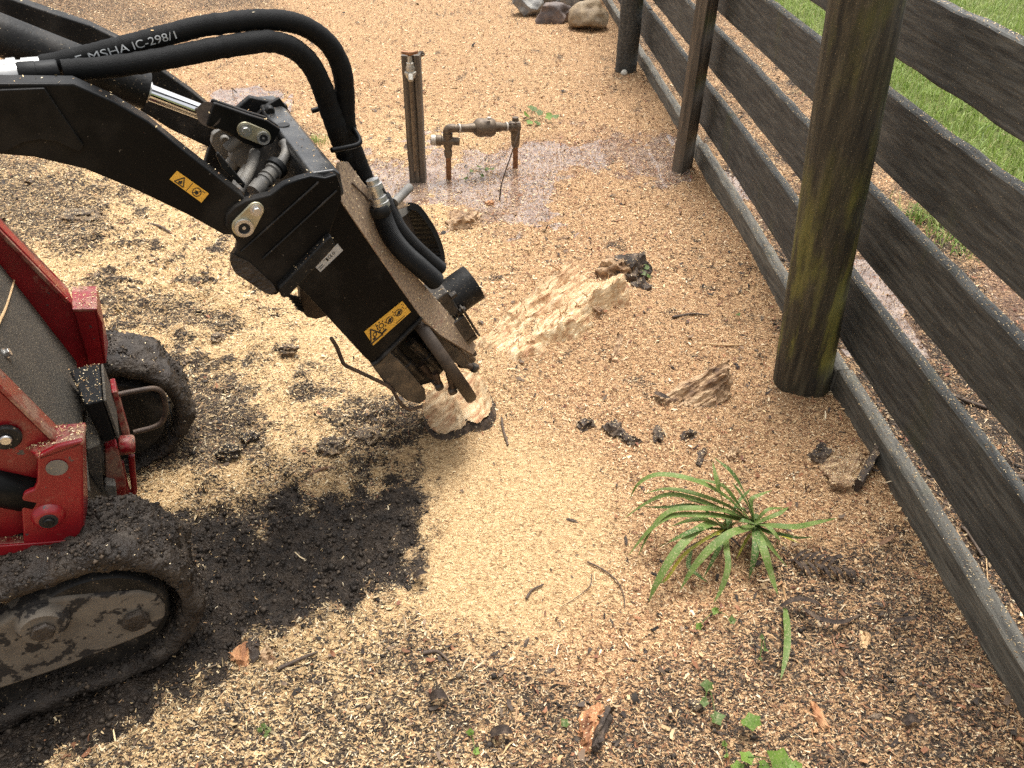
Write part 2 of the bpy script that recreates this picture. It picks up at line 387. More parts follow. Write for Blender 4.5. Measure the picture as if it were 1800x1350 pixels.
def ground_material():
    m, t, b = new_mat('ground_mix')
    def at(n):
        a = t.nodes.new('ShaderNodeAttribute'); a.attribute_name = n; return a.outputs['Fac']
    v = coords(t)
    wv = nd(t, 'ShaderNodeTexNoise', Scale=60.0, Detail=2.0); lk(t, v, wv.inputs['Vector'])
    wob = t.nodes.new('ShaderNodeVectorMath'); wob.operation = 'MULTIPLY_ADD'
    lk(t, wv.outputs['Color'], wob.inputs[0]); wob.inputs[1].default_value = (.016, .016, .016); lk(t, v, wob.inputs[2])
    def cells(scale, rot):
        mp = t.nodes.new('ShaderNodeMapping'); mp.inputs['Rotation'].default_value = (0, 0, rot); mp.inputs['Scale'].default_value = (1, 2.2, 1)
        lk(t, wob.outputs[0], mp.inputs['Vector'])
        vo = nd(t, 'ShaderNodeTexVoronoi', Scale=scale); lk(t, mp.outputs[0], vo.inputs['Vector'])
        return vo
    va, vb = cells(120, .5), cells(260, 1.9)
    sa = t.nodes.new('ShaderNodeSeparateColor'); lk(t, va.outputs['Color'], sa.inputs[0])
    sb = t.nodes.new('ShaderNodeSeparateColor'); lk(t, vb.outputs['Color'], sb.inputs[0])
    rnd = math_n(t, 'ADD', math_n(t, 'MULTIPLY', sa.outputs[0], .5), math_n(t, 'MULTIPLY', sb.outputs[0], .5))
    warm = ramp(t, rnd, [(.08, (.035, .018, .010)), (.28, (.17, .085, .041)), (.6, (.41, .24, .118)), (.95, (.60, .42, .235))])  # dark low stops stand in for shade in the gaps between chips
    pale = ramp(t, rnd, [(.05, (.15, .080, .036)), (.3, (.44, .28, .13)), (.95, (.65, .475, .26))])
    chipc = mixc(t, at('hue'), pale, warm)
    soilc = ramp(t, sb.outputs[1], [(.1, (.014, .010, .008)), (.6, (.040, .029, .021)), (.95, (.11, .078, .050))])
    # dark soil shows between chips where the cover is thin
    cover = math_n(t, 'SUBTRACT', at('soil'), math_n(t, 'MULTIPLY', math_n(t, 'SUBTRACT', sa.outputs[2], .5), .75))
    k = ramp(t, cover, [(.30, (0, 0, 0)), (.52, (1, 1, 1))])
    col = mixc(t, k, chipc, soilc)
    mudc = ramp(t, noise_n(t, v, 34, 6, .6), [(.36, (.011, .0078, .0056)), (.64, (.040, .029, .0205))])
    col = mixc(t, at('mud'), col, mudc)
    wetk = at('wet')
    col = mixc(t, math_n(t, 'MULTIPLY', wetk, .45), col, (.20, .105, .062))
    lawnc = ramp(t, rnd, [(.1, (.06, .08, .018)), (.9, (.15, .17, .045))])
    col = mixc(t, at('lawn'), col, lawnc)
    lk(t, col, b.inputs['Base Color'])
    ro = math_n(t, 'SUBTRACT', math_n(t, 'SUBTRACT', .85, math_n(t, 'MULTIPLY', at('mud'), .40)), math_n(t, 'MULTIPLY', wetk, .35))
    lk(t, ro, b.inputs['Roughness'])
    hh = math_n(t, 'ADD', math_n(t, 'MULTIPLY', va.outputs['Distance'], 1.0), math_n(t, 'MULTIPLY', noise_n(t, v, 330, 3), .6))
    b.inputs['Specular IOR Level'].default_value = .22
    bump(t, b, hh, .75, .006)
ground_material()
def water_material():
    m, t, b = new_mat('puddle_water')
    fr = nd(t, 'ShaderNodeFresnel', IOR=1.85)
    tp = t.nodes.new('ShaderNodeBsdfTransparent'); tp.inputs['Color'].default_value = (.86, .70, .62, 1)
    df = t.nodes.new('ShaderNodeBsdfDiffuse'); df.inputs['Color'].default_value = (.40, .30, .235, 1)      # silt and sawdust dust hanging in the water
    mm = t.nodes.new('ShaderNodeMixShader')
    lk(t, ramp(t, noise_n(t, coords(t), 14, 4), [(.35, (.25, .25, .25)), (.7, (.75, .75, .75))]), mm.inputs[0]); lk(t, tp.outputs[0], mm.inputs[1]); lk(t, df.outputs[0], mm.inputs[2])
    gl = t.nodes.new('ShaderNodeBsdfGlossy'); gl.inputs['Roughness'].default_value = .05
    mx = t.nodes.new('ShaderNodeMixShader')
    lk(t, fr.outputs[0], mx.inputs[0]); lk(t, mm.outputs[0], mx.inputs[1]); lk(t, gl.outputs[0], mx.inputs[2])
    bp = nd(t, 'ShaderNodeBump', Strength=.10, Distance=.004); lk(t, noise_n(t, coords(t), 22, 2), bp.inputs['Height'])
    lk(t, bp.outputs[0], fr.inputs['Normal']); lk(t, bp.outputs[0], gl.inputs['Normal'])
    lk(t, mx.outputs[0], t.nodes['Material Output'].inputs['Surface'])
water_material()

# ------------------------------------------------------------------ mesh helpers
LOC = {}
def tag(o, label=None, cat=None, group=None, kind=None):
    for k, val in (('label', label), ('category', cat), ('group', group), ('kind', kind)):
        if val: o[k] = val
    return o
def thing(name, loc, label, cat, group=None):
    o = bpy.data.objects.new(name, None); o.empty_display_size = .1
    COL.objects.link(o); o.location = tuple(loc); LOC[o.name] = np.asarray(loc, float)
    return tag(o, label, cat, group)
class MB:
    def __init__(self): self.v, self.f = [], []
    def add(self, vs, fs):
        n = len(self.v); self.v += [tuple(map(float, p)) for p in vs]; self.f += [tuple(i + n for i in f) for f in fs]; return self
    def prism(self, P, off):
        P = [np.asarray(p, float) for p in P]; off = np.asarray(off, float); n = len(P)
        nr = sum((np.cross(P[i] - P[0], P[(i + 1) % n] - P[0]) for i in range(n)), np.zeros(3))
        if nr @ off > 0: P = P[::-1]
        self.add(P + [p + off for p in P], [tuple(range(n)), tuple(range(2 * n - 1, n - 1, -1))] +
                 [(i, i + n, (i + 1) % n + n, (i + 1) % n) for i in range(n)]); return self
    def box(self, o, a, b, c):
        o, a, b, c = (np.asarray(q, float) for q in (o, a, b, c)); return self.prism([o, o + a, o + a + b, o + b], c)
    def tube(self, path, rad, n=12, caps=True, smooth=0):
        P = [np.asarray(p, float) for p in path]
        if smooth: P = spline(P, smooth)
        m = len(P)
        R = np.interp(np.linspace(0, 1, m), np.linspace(0, 1, len(rad)), rad) if hasattr(rad, '__len__') else np.full(m, rad)
        T = [unit(P[min(i + 1, m - 1)] - P[max(i - 1, 0)]) for i in range(m)]
        up = np.array([0, 0, 1.]) if abs(T[0][2]) < .9 else np.array([1., 0, 0])
        N = unit(np.cross(T[0], up)); vs = []
        for i in range(m):
            N = unit(N - T[i] * (N @ T[i])); B = np.cross(T[i], N)
            for k in range(n):
                a = 2 * math.pi * k / n; vs.append(P[i] + (N * math.cos(a) + B * math.sin(a)) * R[i])
        fs = [(i * n + k, i * n + (k + 1) % n, (i + 1) * n + (k + 1) % n, (i + 1) * n + k) for i in range(m - 1) for k in range(n)]
        if caps: fs += [tuple(range(n - 1, -1, -1)), tuple((m - 1) * n + k for k in range(n))]
        return self.add(vs, fs)
    def cyl(self, p0, p1, r0, r1=None, n=20, ch=0.0):
        r1 = r0 if r1 is None else r1; p0, p1 = np.asarray(p0, float), np.asarray(p1, float)
        if ch:
            d = unit(p1 - p0) * ch
            return self.lathe(p0, p1, [(0, r0 - ch), (ch / np.linalg.norm(p1 - p0), r0), (1 - ch / np.linalg.norm(p1 - p0), r1), (1, r1 - ch)], n)
        return self.lathe(p0, p1, [(0, r0), (1, r1)], n)
    def lathe(self, p0, p1, prof, n=20):
        p0, p1 = np.asarray(p0, float), np.asarray(p1, float); T = unit(p1 - p0)
        up = np.array([0, 0, 1.]) if abs(T[2]) < .9 else np.array([1., 0, 0])
        N = unit(np.cross(T, up)); B = np.cross(T, N); vs = []
        for q, r in prof:
            c = p0 + (p1 - p0) * q
            for k in range(n):
                a = 2 * math.pi * k / n; vs.append(c + (N * math.cos(a) + B * math.sin(a)) * r)
        m = len(prof)
        fs = [(i * n + k, i * n + (k + 1) % n, (i + 1) * n + (k + 1) % n, (i + 1) * n + k) for i in range(m - 1) for k in range(n)]
        fs += [tuple(range(n - 1, -1, -1)), tuple((m - 1) * n + k for k in range(n))]
        return self.add(vs, fs)
    def build(self, name, mat, parent=None, smooth=False, bevel=0.0, loc=None):
        base = LOC[parent.name] if parent is not None else (np.asarray(loc, float) if loc is not None else np.zeros(3))
        me = bpy.data.meshes.new(name)
        me.from_pydata([tuple(np.asarray(p) - base) for p in self.v], [], self.f); me.validate()
        bm = bmesh.new(); bm.from_mesh(me); bmesh.ops.recalc_face_normals(bm, faces=bm.faces); bm.to_mesh(me); bm.free()
        me.materials.append(MATS[mat])
        o = bpy.data.objects.new(name, me); COL.objects.link(o)
        if parent is not None: o.parent = parent
        else: o.location = tuple(base)
        LOC[o.name] = base
        if smooth: me.shade_smooth()
        if bevel:
            md = o.modifiers.new('bevel', 'BEVEL'); md.width = bevel; md.segments = 2; md.limit_method = 'ANGLE'; md.angle_limit = math.radians(40)
            md.harden_normals = True
            me.shade_smooth()
        elif smooth:
            set_sharp(me, 45)
        return o
def set_sharp(me, deg):
    bm = bmesh.new(); bm.from_mesh(me)
    for e in bm.edges:
        if len(e.link_faces) == 2 and e.calc_face_angle(0) > math.radians(deg): e.smooth = False
    bm.to_mesh(me); bm.free()
def spline(P, sub):
    P = [np.asarray(p, float) for p in P]; Q = [2 * P[0] - P[1]] + P + [2 * P[-1] - P[-2]]; out = []
    for i in range(1, len(Q) - 2):
        for j in range(sub):
            t = j / sub
            out.append(.5 * ((2 * Q[i]) + (Q[i + 1] - Q[i - 1]) * t + (2 * Q[i - 1] - 5 * Q[i] + 4 * Q[i + 1] - Q[i + 2]) * t * t + (3 * Q[i] - Q[i - 1] - 3 * Q[i + 1] + Q[i + 2]) * t ** 3))
    out.append(P[-1]); return out
def ring_pts(c, ax, ay, r, n, a0=0, a1=2 * math.pi, end=False):
    m = n if not end else n - 1
    return [np.asarray(c) + (np.asarray(ax) * math.cos(a0 + (a1 - a0) * i / m) + np.asarray(ay) * math.sin(a0 + (a1 - a0) * i / m)) * r for i in range(n)]
def plates(uv, wv, th, tail=()):
    """an outline on the lateral plane wv of the loader, given depth th; tail: further corners as (s, z)"""
    return MB().prism([at_w(u, v, wv) for u, v in uv] + [mw(a, wv, b) for a, b in tail], L_ * th)
def rough_blob(center, radii, seed, amp=.25, freq=1.6, sub=3, flat=None, rot=0.0, facet=0):
    bm = bmesh.new(); bmesh.ops.create_icosphere(bm, subdivisions=sub, radius=1.0)
    rnd = random.Random(seed); off = Vector((rnd.uniform(-50, 50), rnd.uniform(-50, 50), rnd.uniform(-50, 50)))
    cuts = [(Vector((rnd.gauss(0, 1), rnd.gauss(0, 1), rnd.gauss(0, 1))).normalized(), rnd.uniform(.55, .85)) for _ in range(facet)]
    cr, sr = math.cos(rot), math.sin(rot); vs = []
    for vt in bm.verts:
        p = vt.co.copy()
        for nrm, dd in cuts:
            e = p.dot(nrm) - dd
            if e > 0: p -= nrm * e
        d = 1 + amp * mnoise.fractal(vt.co * freq + off, 1.0, 2.0, 4)
        p *= d
        x, y, z = p.x * radii[0], p.y * radii[1], p.z * radii[2]
        if flat is not None: z = max(z, flat)
        vs.append((center[0] + x * cr - y * sr, center[1] + x * sr + y * cr, center[2] + z))
    fs = [tuple(q.index for q in f.verts) for f in bm.faces]; bm.free()
    return MB().add(vs, fs)
def np_mesh(name, V, Fq, mat, col=None, loops=4, smooth=False):
    me = bpy.data.meshes.new(name); nf = len(Fq)
    me.vertices.add(len(V)); me.vertices.foreach_set('co', np.ascontiguousarray(V, np.float32).ravel())
    me.loops.add(nf * loops); me.loops.foreach_set('vertex_index', np.ascontiguousarray(Fq, np.int32).ravel())
    me.polygons.add(nf); me.polygons.foreach_set('loop_start', np.arange(0, nf * loops, loops, dtype=np.int32))
    me.polygons.foreach_set('loop_total', np.full(nf, loops, np.int32))
    me.update(calc_edges=True)
    if col is not None:
        a = me.attributes.new('col', 'FLOAT_COLOR', 'POINT'); a.data.foreach_set('color', np.ascontiguousarray(col, np.float32).ravel())
    if smooth: me.shade_smooth()
    me.materials.append(MATS[mat])
    o = bpy.data.objects.new(name, me); COL.objects.link(o); return o

# ================================================================== SETTING
def graded(lo, hi, fine_lo, fine_hi, step, grow, cap):
    xs = list(np.arange(fine_lo, fine_hi, step)); s = step; x = xs[-1]
    while x < hi: s = min(s * grow, cap); x += s; xs.append(x)
    s = step; x = fine_lo; pre = []
    while x > lo: s = min(s * grow, cap); x -= s; pre.append(x)
    return np.array(pre[::-1] + xs)
gx = graded(-70, 70, -1.30, 1.30, .0098, 1.04, 6.0)
gy = graded(-60, 110, .62, 2.70, .0098, 1.024, 6.0)
GX, GY = np.meshgrid(gx, gy)
fxx, fyy = GX.ravel(), GY.ravel()
ZN = zones(fxx, fyy)
HH = ground_h(fxx, fyy, ZN)
ni, nj = len(gx), len(gy)
idx = np.arange(ni * nj).reshape(nj, ni)
Q = np.stack([idx[:-1, :-1], idx[:-1, 1:], idx[1:, 1:], idx[1:, :-1]], -1).reshape(-1, 4)
ground = np_mesh('ground', np.stack([fxx, fyy, HH], 1), Q, 'ground_mix', smooth=True)
for k in ('soil', 'hue', 'mud', 'wet', 'lawn'):
    a = ground.data.attributes.new(k, 'FLOAT', 'POINT'); a.data.foreach_set('value', ZN[k].astype(np.float32))
tag(ground, 'churned yard soil covered in sawdust and wood chips', 'ground', kind='structure')

def water_sheet(name, uv, z, label):
    P = [at_z(u, v, z) for u, v in uv]
    if np.cross(P[1] - P[0], P[2] - P[0])[2] < 0: P = P[::-1]
    me = bpy.data.meshes.new(name); me.from_pydata([tuple(p) for p in P], [], [tuple(range(len(P)))]); me.materials.append(MATS['puddle_water'])
    if me.polygons[0].normal.z < 0: me.flip_normals()
    o = bpy.data.objects.new(name, me); COL.objects.link(o); return tag(o, label, 'puddle', kind='structure')
water_sheet('puddle', [(540, 250), (700, 235), (1000, 205), (1210, 225), (1215, 330), (1080, 340), (1000, 430), (840, 440), (740, 400), (660, 400), (560, 360)], -.0085, 'shallow rusty puddle soaking the chips around the tap post')
water_sheet('puddle', [(320, 135), (520, 135), (510, 205), (350, 205)], -.0085, 'small pale puddle behind the loader arm')
water_sheet('puddle', [(1248, 280), (1330, 320), (1480, 400), (1640, 500), (1700, 680), (1500, 640), (1400, 520)], .0035, 'narrow puddle lying along the back of the fence')
water_sheet('puddle', [(1670, 410), (1820, 490), (1900, 640), (1720, 560)], .006, 'puddle patch beyond the fence beside the lawn edge')

# ------------------------------------------------------------------ loose chips and sawdust
PAL_WARM = np.array([(.64, .435, .235), (.55, .33, .165), (.41, .215, .10), (.61, .395, .205), (.73, .565, .36), (.16, .070, .036), (.31, .138, .068), (.042, .024, .016)])
PAL_PALE = np.array([(.67, .50, .275), (.61, .425, .21), (.72, .57, .345), (.53, .345, .16), (.65, .475, .25), (.43, .255, .115), (.77, .64, .43), (.18, .10, .048)])
PAL_DARK = np.array([(.020, .016, .013), (.035, .027, .021), (.055, .040, .030), (.09, .062, .042), (.15, .10, .065), (.028, .020, .016)])
def chip_geo(P, length, width, tilt=.35, strip=True):
    n = len(P); a = rng.uniform(0, 2 * np.pi, n)
    T = np.stack([np.cos(a), np.sin(a), rng.normal(0, tilt, n)], 1); T /= np.linalg.norm(T, axis=1, keepdims=True)
    S = np.stack([-np.sin(a), np.cos(a), rng.normal(0, tilt, n)], 1)
    S -= T * (S * T).sum(1, keepdims=True); S /= np.linalg.norm(S, axis=1, keepdims=True)
    U = np.cross(T, S); L = length[:, None] * .5; W = width[:, None] * .5
    k0, k1 = rng.uniform(.3, 1, (n, 1)), rng.uniform(.3, 1, (n, 1)); sk = rng.normal(0, .25, (n, 1))
    if strip:
        curl = rng.normal(0, .22, n)[:, None] * length[:, None]; V = np.empty((n, 6, 3))
        V[:, 0] = P - T * L - S * W * k0 + U * curl; V[:, 1] = P - T * L * .9 + S * W * k0 + U * curl
        V[:, 2] = P - S * W * (1 + sk); V[:, 3] = P + S * W * (1 - sk)
        V[:, 4] = P + T * L - S * W * k1 + U * curl; V[:, 5] = P + T * L * .85 + S * W * k1 + U * curl
        b = (np.arange(n) * 6)[:, None]
        return V.reshape(-1, 3), np.concatenate([b + np.array([[0, 2, 3, 1]]), b + np.array([[2, 4, 5, 3]])], 1).reshape(-1, 4), 6
    V = np.empty((n, 4, 3)); V[:, 0] = P - T * L - S * W * k0; V[:, 1] = P + T * L * .9 - S * W * k1 + U * W * sk; V[:, 2] = P + T * L + S * W; V[:, 3] = P - T * L * .85 + S * W * k1
    return V.reshape(-1, 3), (np.arange(n) * 4)[:, None] + np.arange(4)[None], 4
def chip_mesh(name, batches):
    VV, FF, CC, off = [], [], [], 0
    for P, L, W, col, strip in batches:
        V, F4, k = chip_geo(P, L, W, .45, strip)
        VV.append(V); FF.append(F4 + off); off += len(V); CC.append(np.repeat(np.concatenate([col, np.ones((len(P), 1))], 1), k, 0))
    return np_mesh(name, np.concatenate(VV), np.concatenate(FF), 'chip_mix', np.concatenate(CC))
def scatter_points(n, y0, y1, half=lambda y: 1.0 + .62 * y):
    y = y0 + (y1 - y0) * rng.random(n); x = (rng.random(n) * 2 - 1) * half(y); return x, y
def chips_for(n, y0, y1, lmin, lmax, pw, strip, only=None):
    x, y = scatter_points(n, y0, y1)
    Zn = zones(x, y); r = rng.random(n)
    fx = fence_x(y)
    keep = (r > .965 * Zn['mud'] ** 2.4) & (rng.random(n) > .96 * Zn['lawn']) & ((x < fx - .005) | (x > fx + .06)) & (x < fx + 2.5)
    if only: keep &= rng.random(n) < Zn[only]
    x, y = x[keep], y[keep]; Zn = {k: q[keep] for k, q in Zn.items()}; n = len(x)
    dark = rng.random(n) < np.clip(.05 + .34 * Zn['soil'] - .03 * Zn['fine'], 0, 1) * (1 - .5 * Zn['mud'])
    warm = rng.random(n) < .12 + .8 * Zn['hue']
    i1, i2, i3 = rng.integers(0, 8, n), rng.integers(0, 8, n), rng.integers(0, 6, n)
    col = np.where(warm[:, None], PAL_WARM[i1], PAL_PALE[i2])
    dirt = (np.clip(Zn['soil'] * 1.1, 0, .95) * rng.random(n) ** 1.0)[:, None]           # chips trodden into soil are stained
    col = col * (1 - dirt) + np.array([.085, .058, .036]) * dirt
    col = np.where(dark[:, None], PAL_DARK[i3], col) * rng.uniform(.75, 1.12, (n, 1))
    wt = Zn['wet'][:, None]; col = col * (1 - .30 * wt) + np.array([.30, .17, .11]) * .25 * wt
    L = lmin + (lmax - lmin) * rng.random(n) ** pw
    L *= (1 - .5 * Zn['fine']) * (1 + .12 * Zn['soil'] * (1 - Zn['mud'])); Wd = L * rng.uniform(.14, .45, n)
    z = ground_h(x, y, Zn) + rng.uniform(-.001, .0065, n) * (L / .01) ** .5 + .005 * Zn['wet'] * rng.random(n)
    return np.stack([x, y, z], 1), L, Wd, col, strip
def shreds(n, y0, y1, lmin, lmax, w0, w1, dark):
    P, L, W, col, _ = chips_for(n, y0, y1, lmin, lmax, 2.0, True)
    cl_ = fbm(P[:, 0], P[:, 1], 6.0, 4, 97) + .5 * rng.normal(0, .5, len(P)) > (.12 if dark else -9); P, L, col = P[cl_], L[cl_], col[cl_]
    m = len(P); P[:, 2] += .0025
    if dark: col = np.concatenate([PAL_DARK, [(.16, .07, .035), (.22, .10, .05), (.12, .05, .03)]])[rng.integers(0, 9, m)] * rng.uniform(.8, 1.7, (m, 1))
    return P, L, L * rng.uniform(w0, w1, m), col, True
batches = [chips_for(290000, .55, 2.5, .0028, .0095, 1.8, False), chips_for(70000, .55, 2.5, .004, .0105, 2.0, True), chips_for(120000, 2.5, 4.4, .005, .015, 1.8, False), chips_for(24000, 2.5, 4.4, .008, .020, 1.8, True),
           chips_for(120000, 4.4, 8.8, .008, .024, 1.8, False), chips_for(5000, .6, 2.4, .010, .021, 1.6, True), shreds(5200, .6, 3.2, .012, .042, .04, .11, False), shreds(9000, .6, 4.2, .006, .026, .22, .6, True), shreds(1500, 3.0, 8.0, .016, .05, .25, .55, True), chips_for(95000, 3.0, 4.4, .006, .016, 1.6, False, 'wet')]
o = chip_mesh('wood_chips', batches)
tag(o, 'loose wood chips, shavings and bark crumbs covering the ground', 'wood chips', kind='stuff')
# crumbs of soil: small uneven lumps pressed into the mud and the soil mix
OCT = np.array([(1, 0, 0), (0, 1, 0), (-1, 0, 0), (0, -1, 0), (0, 0, 1), (0, 0, -.6)], float); OCTF = np.array([(0, 1, 4), (1, 2, 4), (2, 3, 4), (3, 0, 4), (1, 0, 5), (2, 1, 5), (3, 2, 5), (0, 3, 5)])
cx, cy = scatter_points(140000, .55, 5.0); cz = zones(cx, cy)
kp = rng.random(len(cx)) < np.clip(.62 * cz['mud'] ** 1.5 + .14 * (cz['soil'] - .3), 0, 1) * (1 - cz['lawn']) * np.where(cy < 2.4, 1, .4)
kp &= (cx < fence_x(cy) - .01) | (cx > fence_x(cy) + .07)
cx, cy = cx[kp], cy[kp]; cz = {k: q[kp] for k, q in cz.items()}; n = len(cx)
def crumb_mesh(name, P, rmin, rmax, cols, probs):
    n = len(P); rad = (rmin + rmax * rng.random(n) ** 3)[:, None, None] * np.array([1, 1, .75])
    an = rng.uniform(0, 6.28, n); ca, sa_ = np.cos(an)[:, None], np.sin(an)[:, None]
    V = OCT[None] * rng.uniform(.55, 1.35, (n, 6, 1)) + rng.normal(0, .16, (n, 6, 3)); V = V * rad
    V = np.stack([V[..., 0] * ca - V[..., 1] * sa_, V[..., 0] * sa_ + V[..., 1] * ca, V[..., 2]], -1) + P[:, None]
    cc = np.array(cols)[rng.choice(len(cols), n, p=probs)]
    return np_mesh(name, V.reshape(-1, 3), ((np.arange(n) * 6)[:, None, None] + OCTF[None]).reshape(-1, 3), 'chip_mix', np.repeat(np.concatenate([cc, np.ones((n, 1))], 1), 6, 0), loops=3, smooth=True)
SOILC = [(.019, .014, .010), (.032, .0235, .017), (.052, .039, .028), (.09, .066, .045)]
o = crumb_mesh('soil_crumbs', np.stack([cx, cy, ground_h(cx, cy, cz) + .001], 1), .0022, .0085, SOILC, [.35, .35, .22, .08])
tag(o, 'dark soil crumbs and small clods strewn through the mud', 'soil', kind='stuff')

# ------------------------------------------------------------------ lawn
def blades(name, x, y, z, hgt, lean, wid, col, label, cat):
    n = len(x); a = rng.uniform(0, 2 * np.pi, n); d = np.stack([np.cos(a), np.sin(a), 0 * a], 1); sd = np.stack([-np.sin(a), np.cos(a), 0 * a], 1)
    P = np.stack([x, y, z], 1); up = np.array([0, 0, 1.])
    m = P + up * (hgt * .55)[:, None] + d * (lean * hgt * .35)[:, None]
    tp = P + up * (hgt * np.clip(1 - .35 * lean, .2, 1))[:, None] + d * (lean * hgt)[:, None]
    V = np.empty((n, 6, 3)); W = (wid * .5)[:, None]
    V[:, 0] = P - sd * W; V[:, 1] = P + sd * W; V[:, 2] = m - sd * W * .85; V[:, 3] = m + sd * W * .85; V[:, 4] = tp - sd * W * .15; V[:, 5] = tp + sd * W * .15
    b = (np.arange(n) * 6)[:, None]
    Fq = np.concatenate([b + np.array([[0, 1, 3, 2]]), b + np.array([[2, 3, 5, 4]])], 1).reshape(-1, 4)
    o = np_mesh(name, V.reshape(-1, 3), Fq, 'grass_blades', np.repeat(np.concatenate([col, np.ones((n, 1))], 1), 6, 0))
    return tag(o, label, cat, kind='stuff')
n = 110000
gxr = rng.uniform(1.5, 6.5, n); gyr = 2.1 + 7.5 * rng.random(n) ** 1.3
Zl = zones(gxr, gyr); kp = rng.random(n) < Zl['lawn'] * (1.0 - .3 * (gyr > 6))
gxr, gyr = gxr[kp], gyr[kp]; n = len(gxr)
gcol = np.array([(.17, .25, .045), (.24, .33, .065), (.31, .38, .11), (.11, .17, .03), (.38, .38, .15)])[rng.choice(5, n, p=[.3, .3, .2, .14, .06])] * rng.uniform(.8, 1.15, (n, 1))
blades('grass', gxr, gyr, ground_h(gxr, gyr), rng.uniform(.035, .085, n), rng.uniform(.1, 1.1, n), rng.uniform(.003, .006, n), gcol, 'mown green lawn growing beyond the timber fence', 'grass')
def tuft(u, v, z, nb, spread, h, label):
    p = at_z(u, v, z); x = p[0] + rng.normal(0, spread, nb); y = p[1] + rng.normal(0, spread, nb)
    c = np.array([(.12, .21, .035), (.20, .27, .06), (.30, .30, .10)])[rng.integers(0, 3, nb)]
    o = blades('grass_tuft', x, y, np.array([gz(a, b) for a, b in zip(x, y)]), rng.uniform(.5, 1, nb) * h, rng.uniform(.2, 1.3, nb), rng.uniform(.003, .006, nb), c, label, 'grass tuft')
    return o
tuft(1625, 395, 0, 160, .06, .11, 'green grass tuft seen between the fence rails right of the thick post')
tuft(1685, 440, 0, 120, .06, .07, 'yellowing grass tuft just below the green tuft behind the fence')
tuft(560, 250, 0, 60, .03, .05, 'thin grass sprigs in the sawdust behind the loader hoses')

# ================================================================== FENCE
fd = unit((-math.tan(FENCE_A), 1, 0)); fn = unit(np.cross(fd, (0, 0, 1)))      # fn points to the far side (+x)
if fn[0] < 0: fn = -fn
def fpt(y, z, back=0.0): return np.array([fence_x(y), y, z]) + fn * back
fence = thing('timber_fence', fpt(1.97, 0), 'dark weathered timber rail fence running along the right side', 'fence')
def rail(y0, y1, z0, z1, th, seed, mat='rail_timber', back=0.0, name='rail'):
    m = max(8, int((y1 - y0) / .05)); prof = []
    r = random.Random(seed); vs, fs = [], []
    for i in range(m + 1):
        y = y0 + (y1 - y0) * i / m
        w1 = .006 * mnoise.noise(Vector((y * 1.3, seed, 0))); w2 = .004 * mnoise.noise(Vector((y * 9, seed, 5))); w3 = .004 * mnoise.noise(Vector((y * 7, seed, 9))); bw = .010 * mnoise.noise(Vector((y * .7, seed, 13)))
        zt, zb, ch = z1 + w1 + w2, z0 + w1 + w3, .004
        for (bk, z) in ((bw, zb + ch), (bw, zt - ch), (bw + ch, zt), (bw + th - ch, zt + .001), (bw + th, zt - ch), (bw + th, zb + ch), (bw + th - ch, zb), (bw + ch, zb)):
            vs.append(fpt(y, z, bk + back + .0015 * mnoise.noise(Vector((y * 22, z * 30, seed)))))
    for i in range(m):
        for k in range(8): fs.append((i * 8 + k, i * 8 + (k + 1) % 8, (i + 1) * 8 + (k + 1) % 8, (i + 1) * 8 + k))
    fs += [tuple(range(7, -1, -1)), tuple(m * 8 + k for k in range(8))]
    o = MB().add(vs, fs).build(name, mat, fence); o.data.shade_smooth(); set_sharp(o.data, 30); return o
RZ = [(.965, 1.128), (.702, .885), (.447, .630), (.168, .372)]
for i, (a, b) in enumerate(RZ):
    rail(.30, 2.26, a + .002 * i, b, .032, 10 + i)
    rail(2.266, 4.05, a + .004, b - .002, .032, 20 + i)
    rail(4.056, 5.50, a - .006, b - .006, .032, 30 + i)
    rail(5.506, 8.6, a, b, .032, 40 + i)
for i, (y0, y1) in enumerate(((.30, 1.93), (1.936, 3.86), (3.866, 5.50), (5.506, 8.6))):
    rail(y0, y1, -.06, (.094, .088, .07, .06)[i], .046, 50 + i, 'kick_timber', -.004, 'kickboard')
def round_post(base, top, r, name, seed, mat):
    base, top = np.asarray(base, float), np.asarray(top, float); n, m = 40, 40; vs = []
    T = unit(top - base); N = unit(np.cross(T, (0, 1, 0))); B = np.cross(T, N)
    for i in range(m + 1):
        c = base + (top - base) * i / m
        for k in range(n):
            a = 2 * math.pi * k / n; p = Vector((math.cos(a) * 1.4, math.sin(a) * 1.4, i * .05 + seed * 7))
            rr = r * (1 + .035 * mnoise.noise(p) + .012 * mnoise.noise(Vector((math.cos(a) * 9, math.sin(a) * 9, i * .12 + seed))))
            if (k == 7 and 2 < i < 30) or (k == 10 and 14 < i < 38) or (k == 4 and 6 < i < 20): rr -= .007 * abs(mnoise.noise(Vector((i * .23, k, seed)))) + .002
            vs.append(c + (N * math.cos(a + .03 * mnoise.noise(Vector((i * .2, seed, k * .1)))) + B * math.sin(a)) * rr)
    fs = [(i * n + k, i * n + (k + 1) % n, (i + 1) * n + (k + 1) % n, (i + 1) * n + k) for i in range(m) for k in range(n)] + [tuple(range(n - 1, -1, -1)), tuple(m * n + k for k in range(n))]
    o = MB().add(vs, fs).build(name, mat, fence, smooth=True); return o
pb = A(.948, 1.975, -.06)
pm = at_y(1415, 690, 1.90); pt = at_y(1538, 0, 1.90)
lean = (pt - pm) / (pt[2] - pm[2])
big = round_post(pb, pb + lean * 1.46, .086, 'post', 1, 'post_timber')
big['label'] = 'thick round post stained with yellow-green algae'
b2 = at_z(1101, 128, 0)
round_post(b2 + A(0, .05, -.06), b2 + A(.01, .05, 1.2), .072, 'post', 2, 'rail_timber')
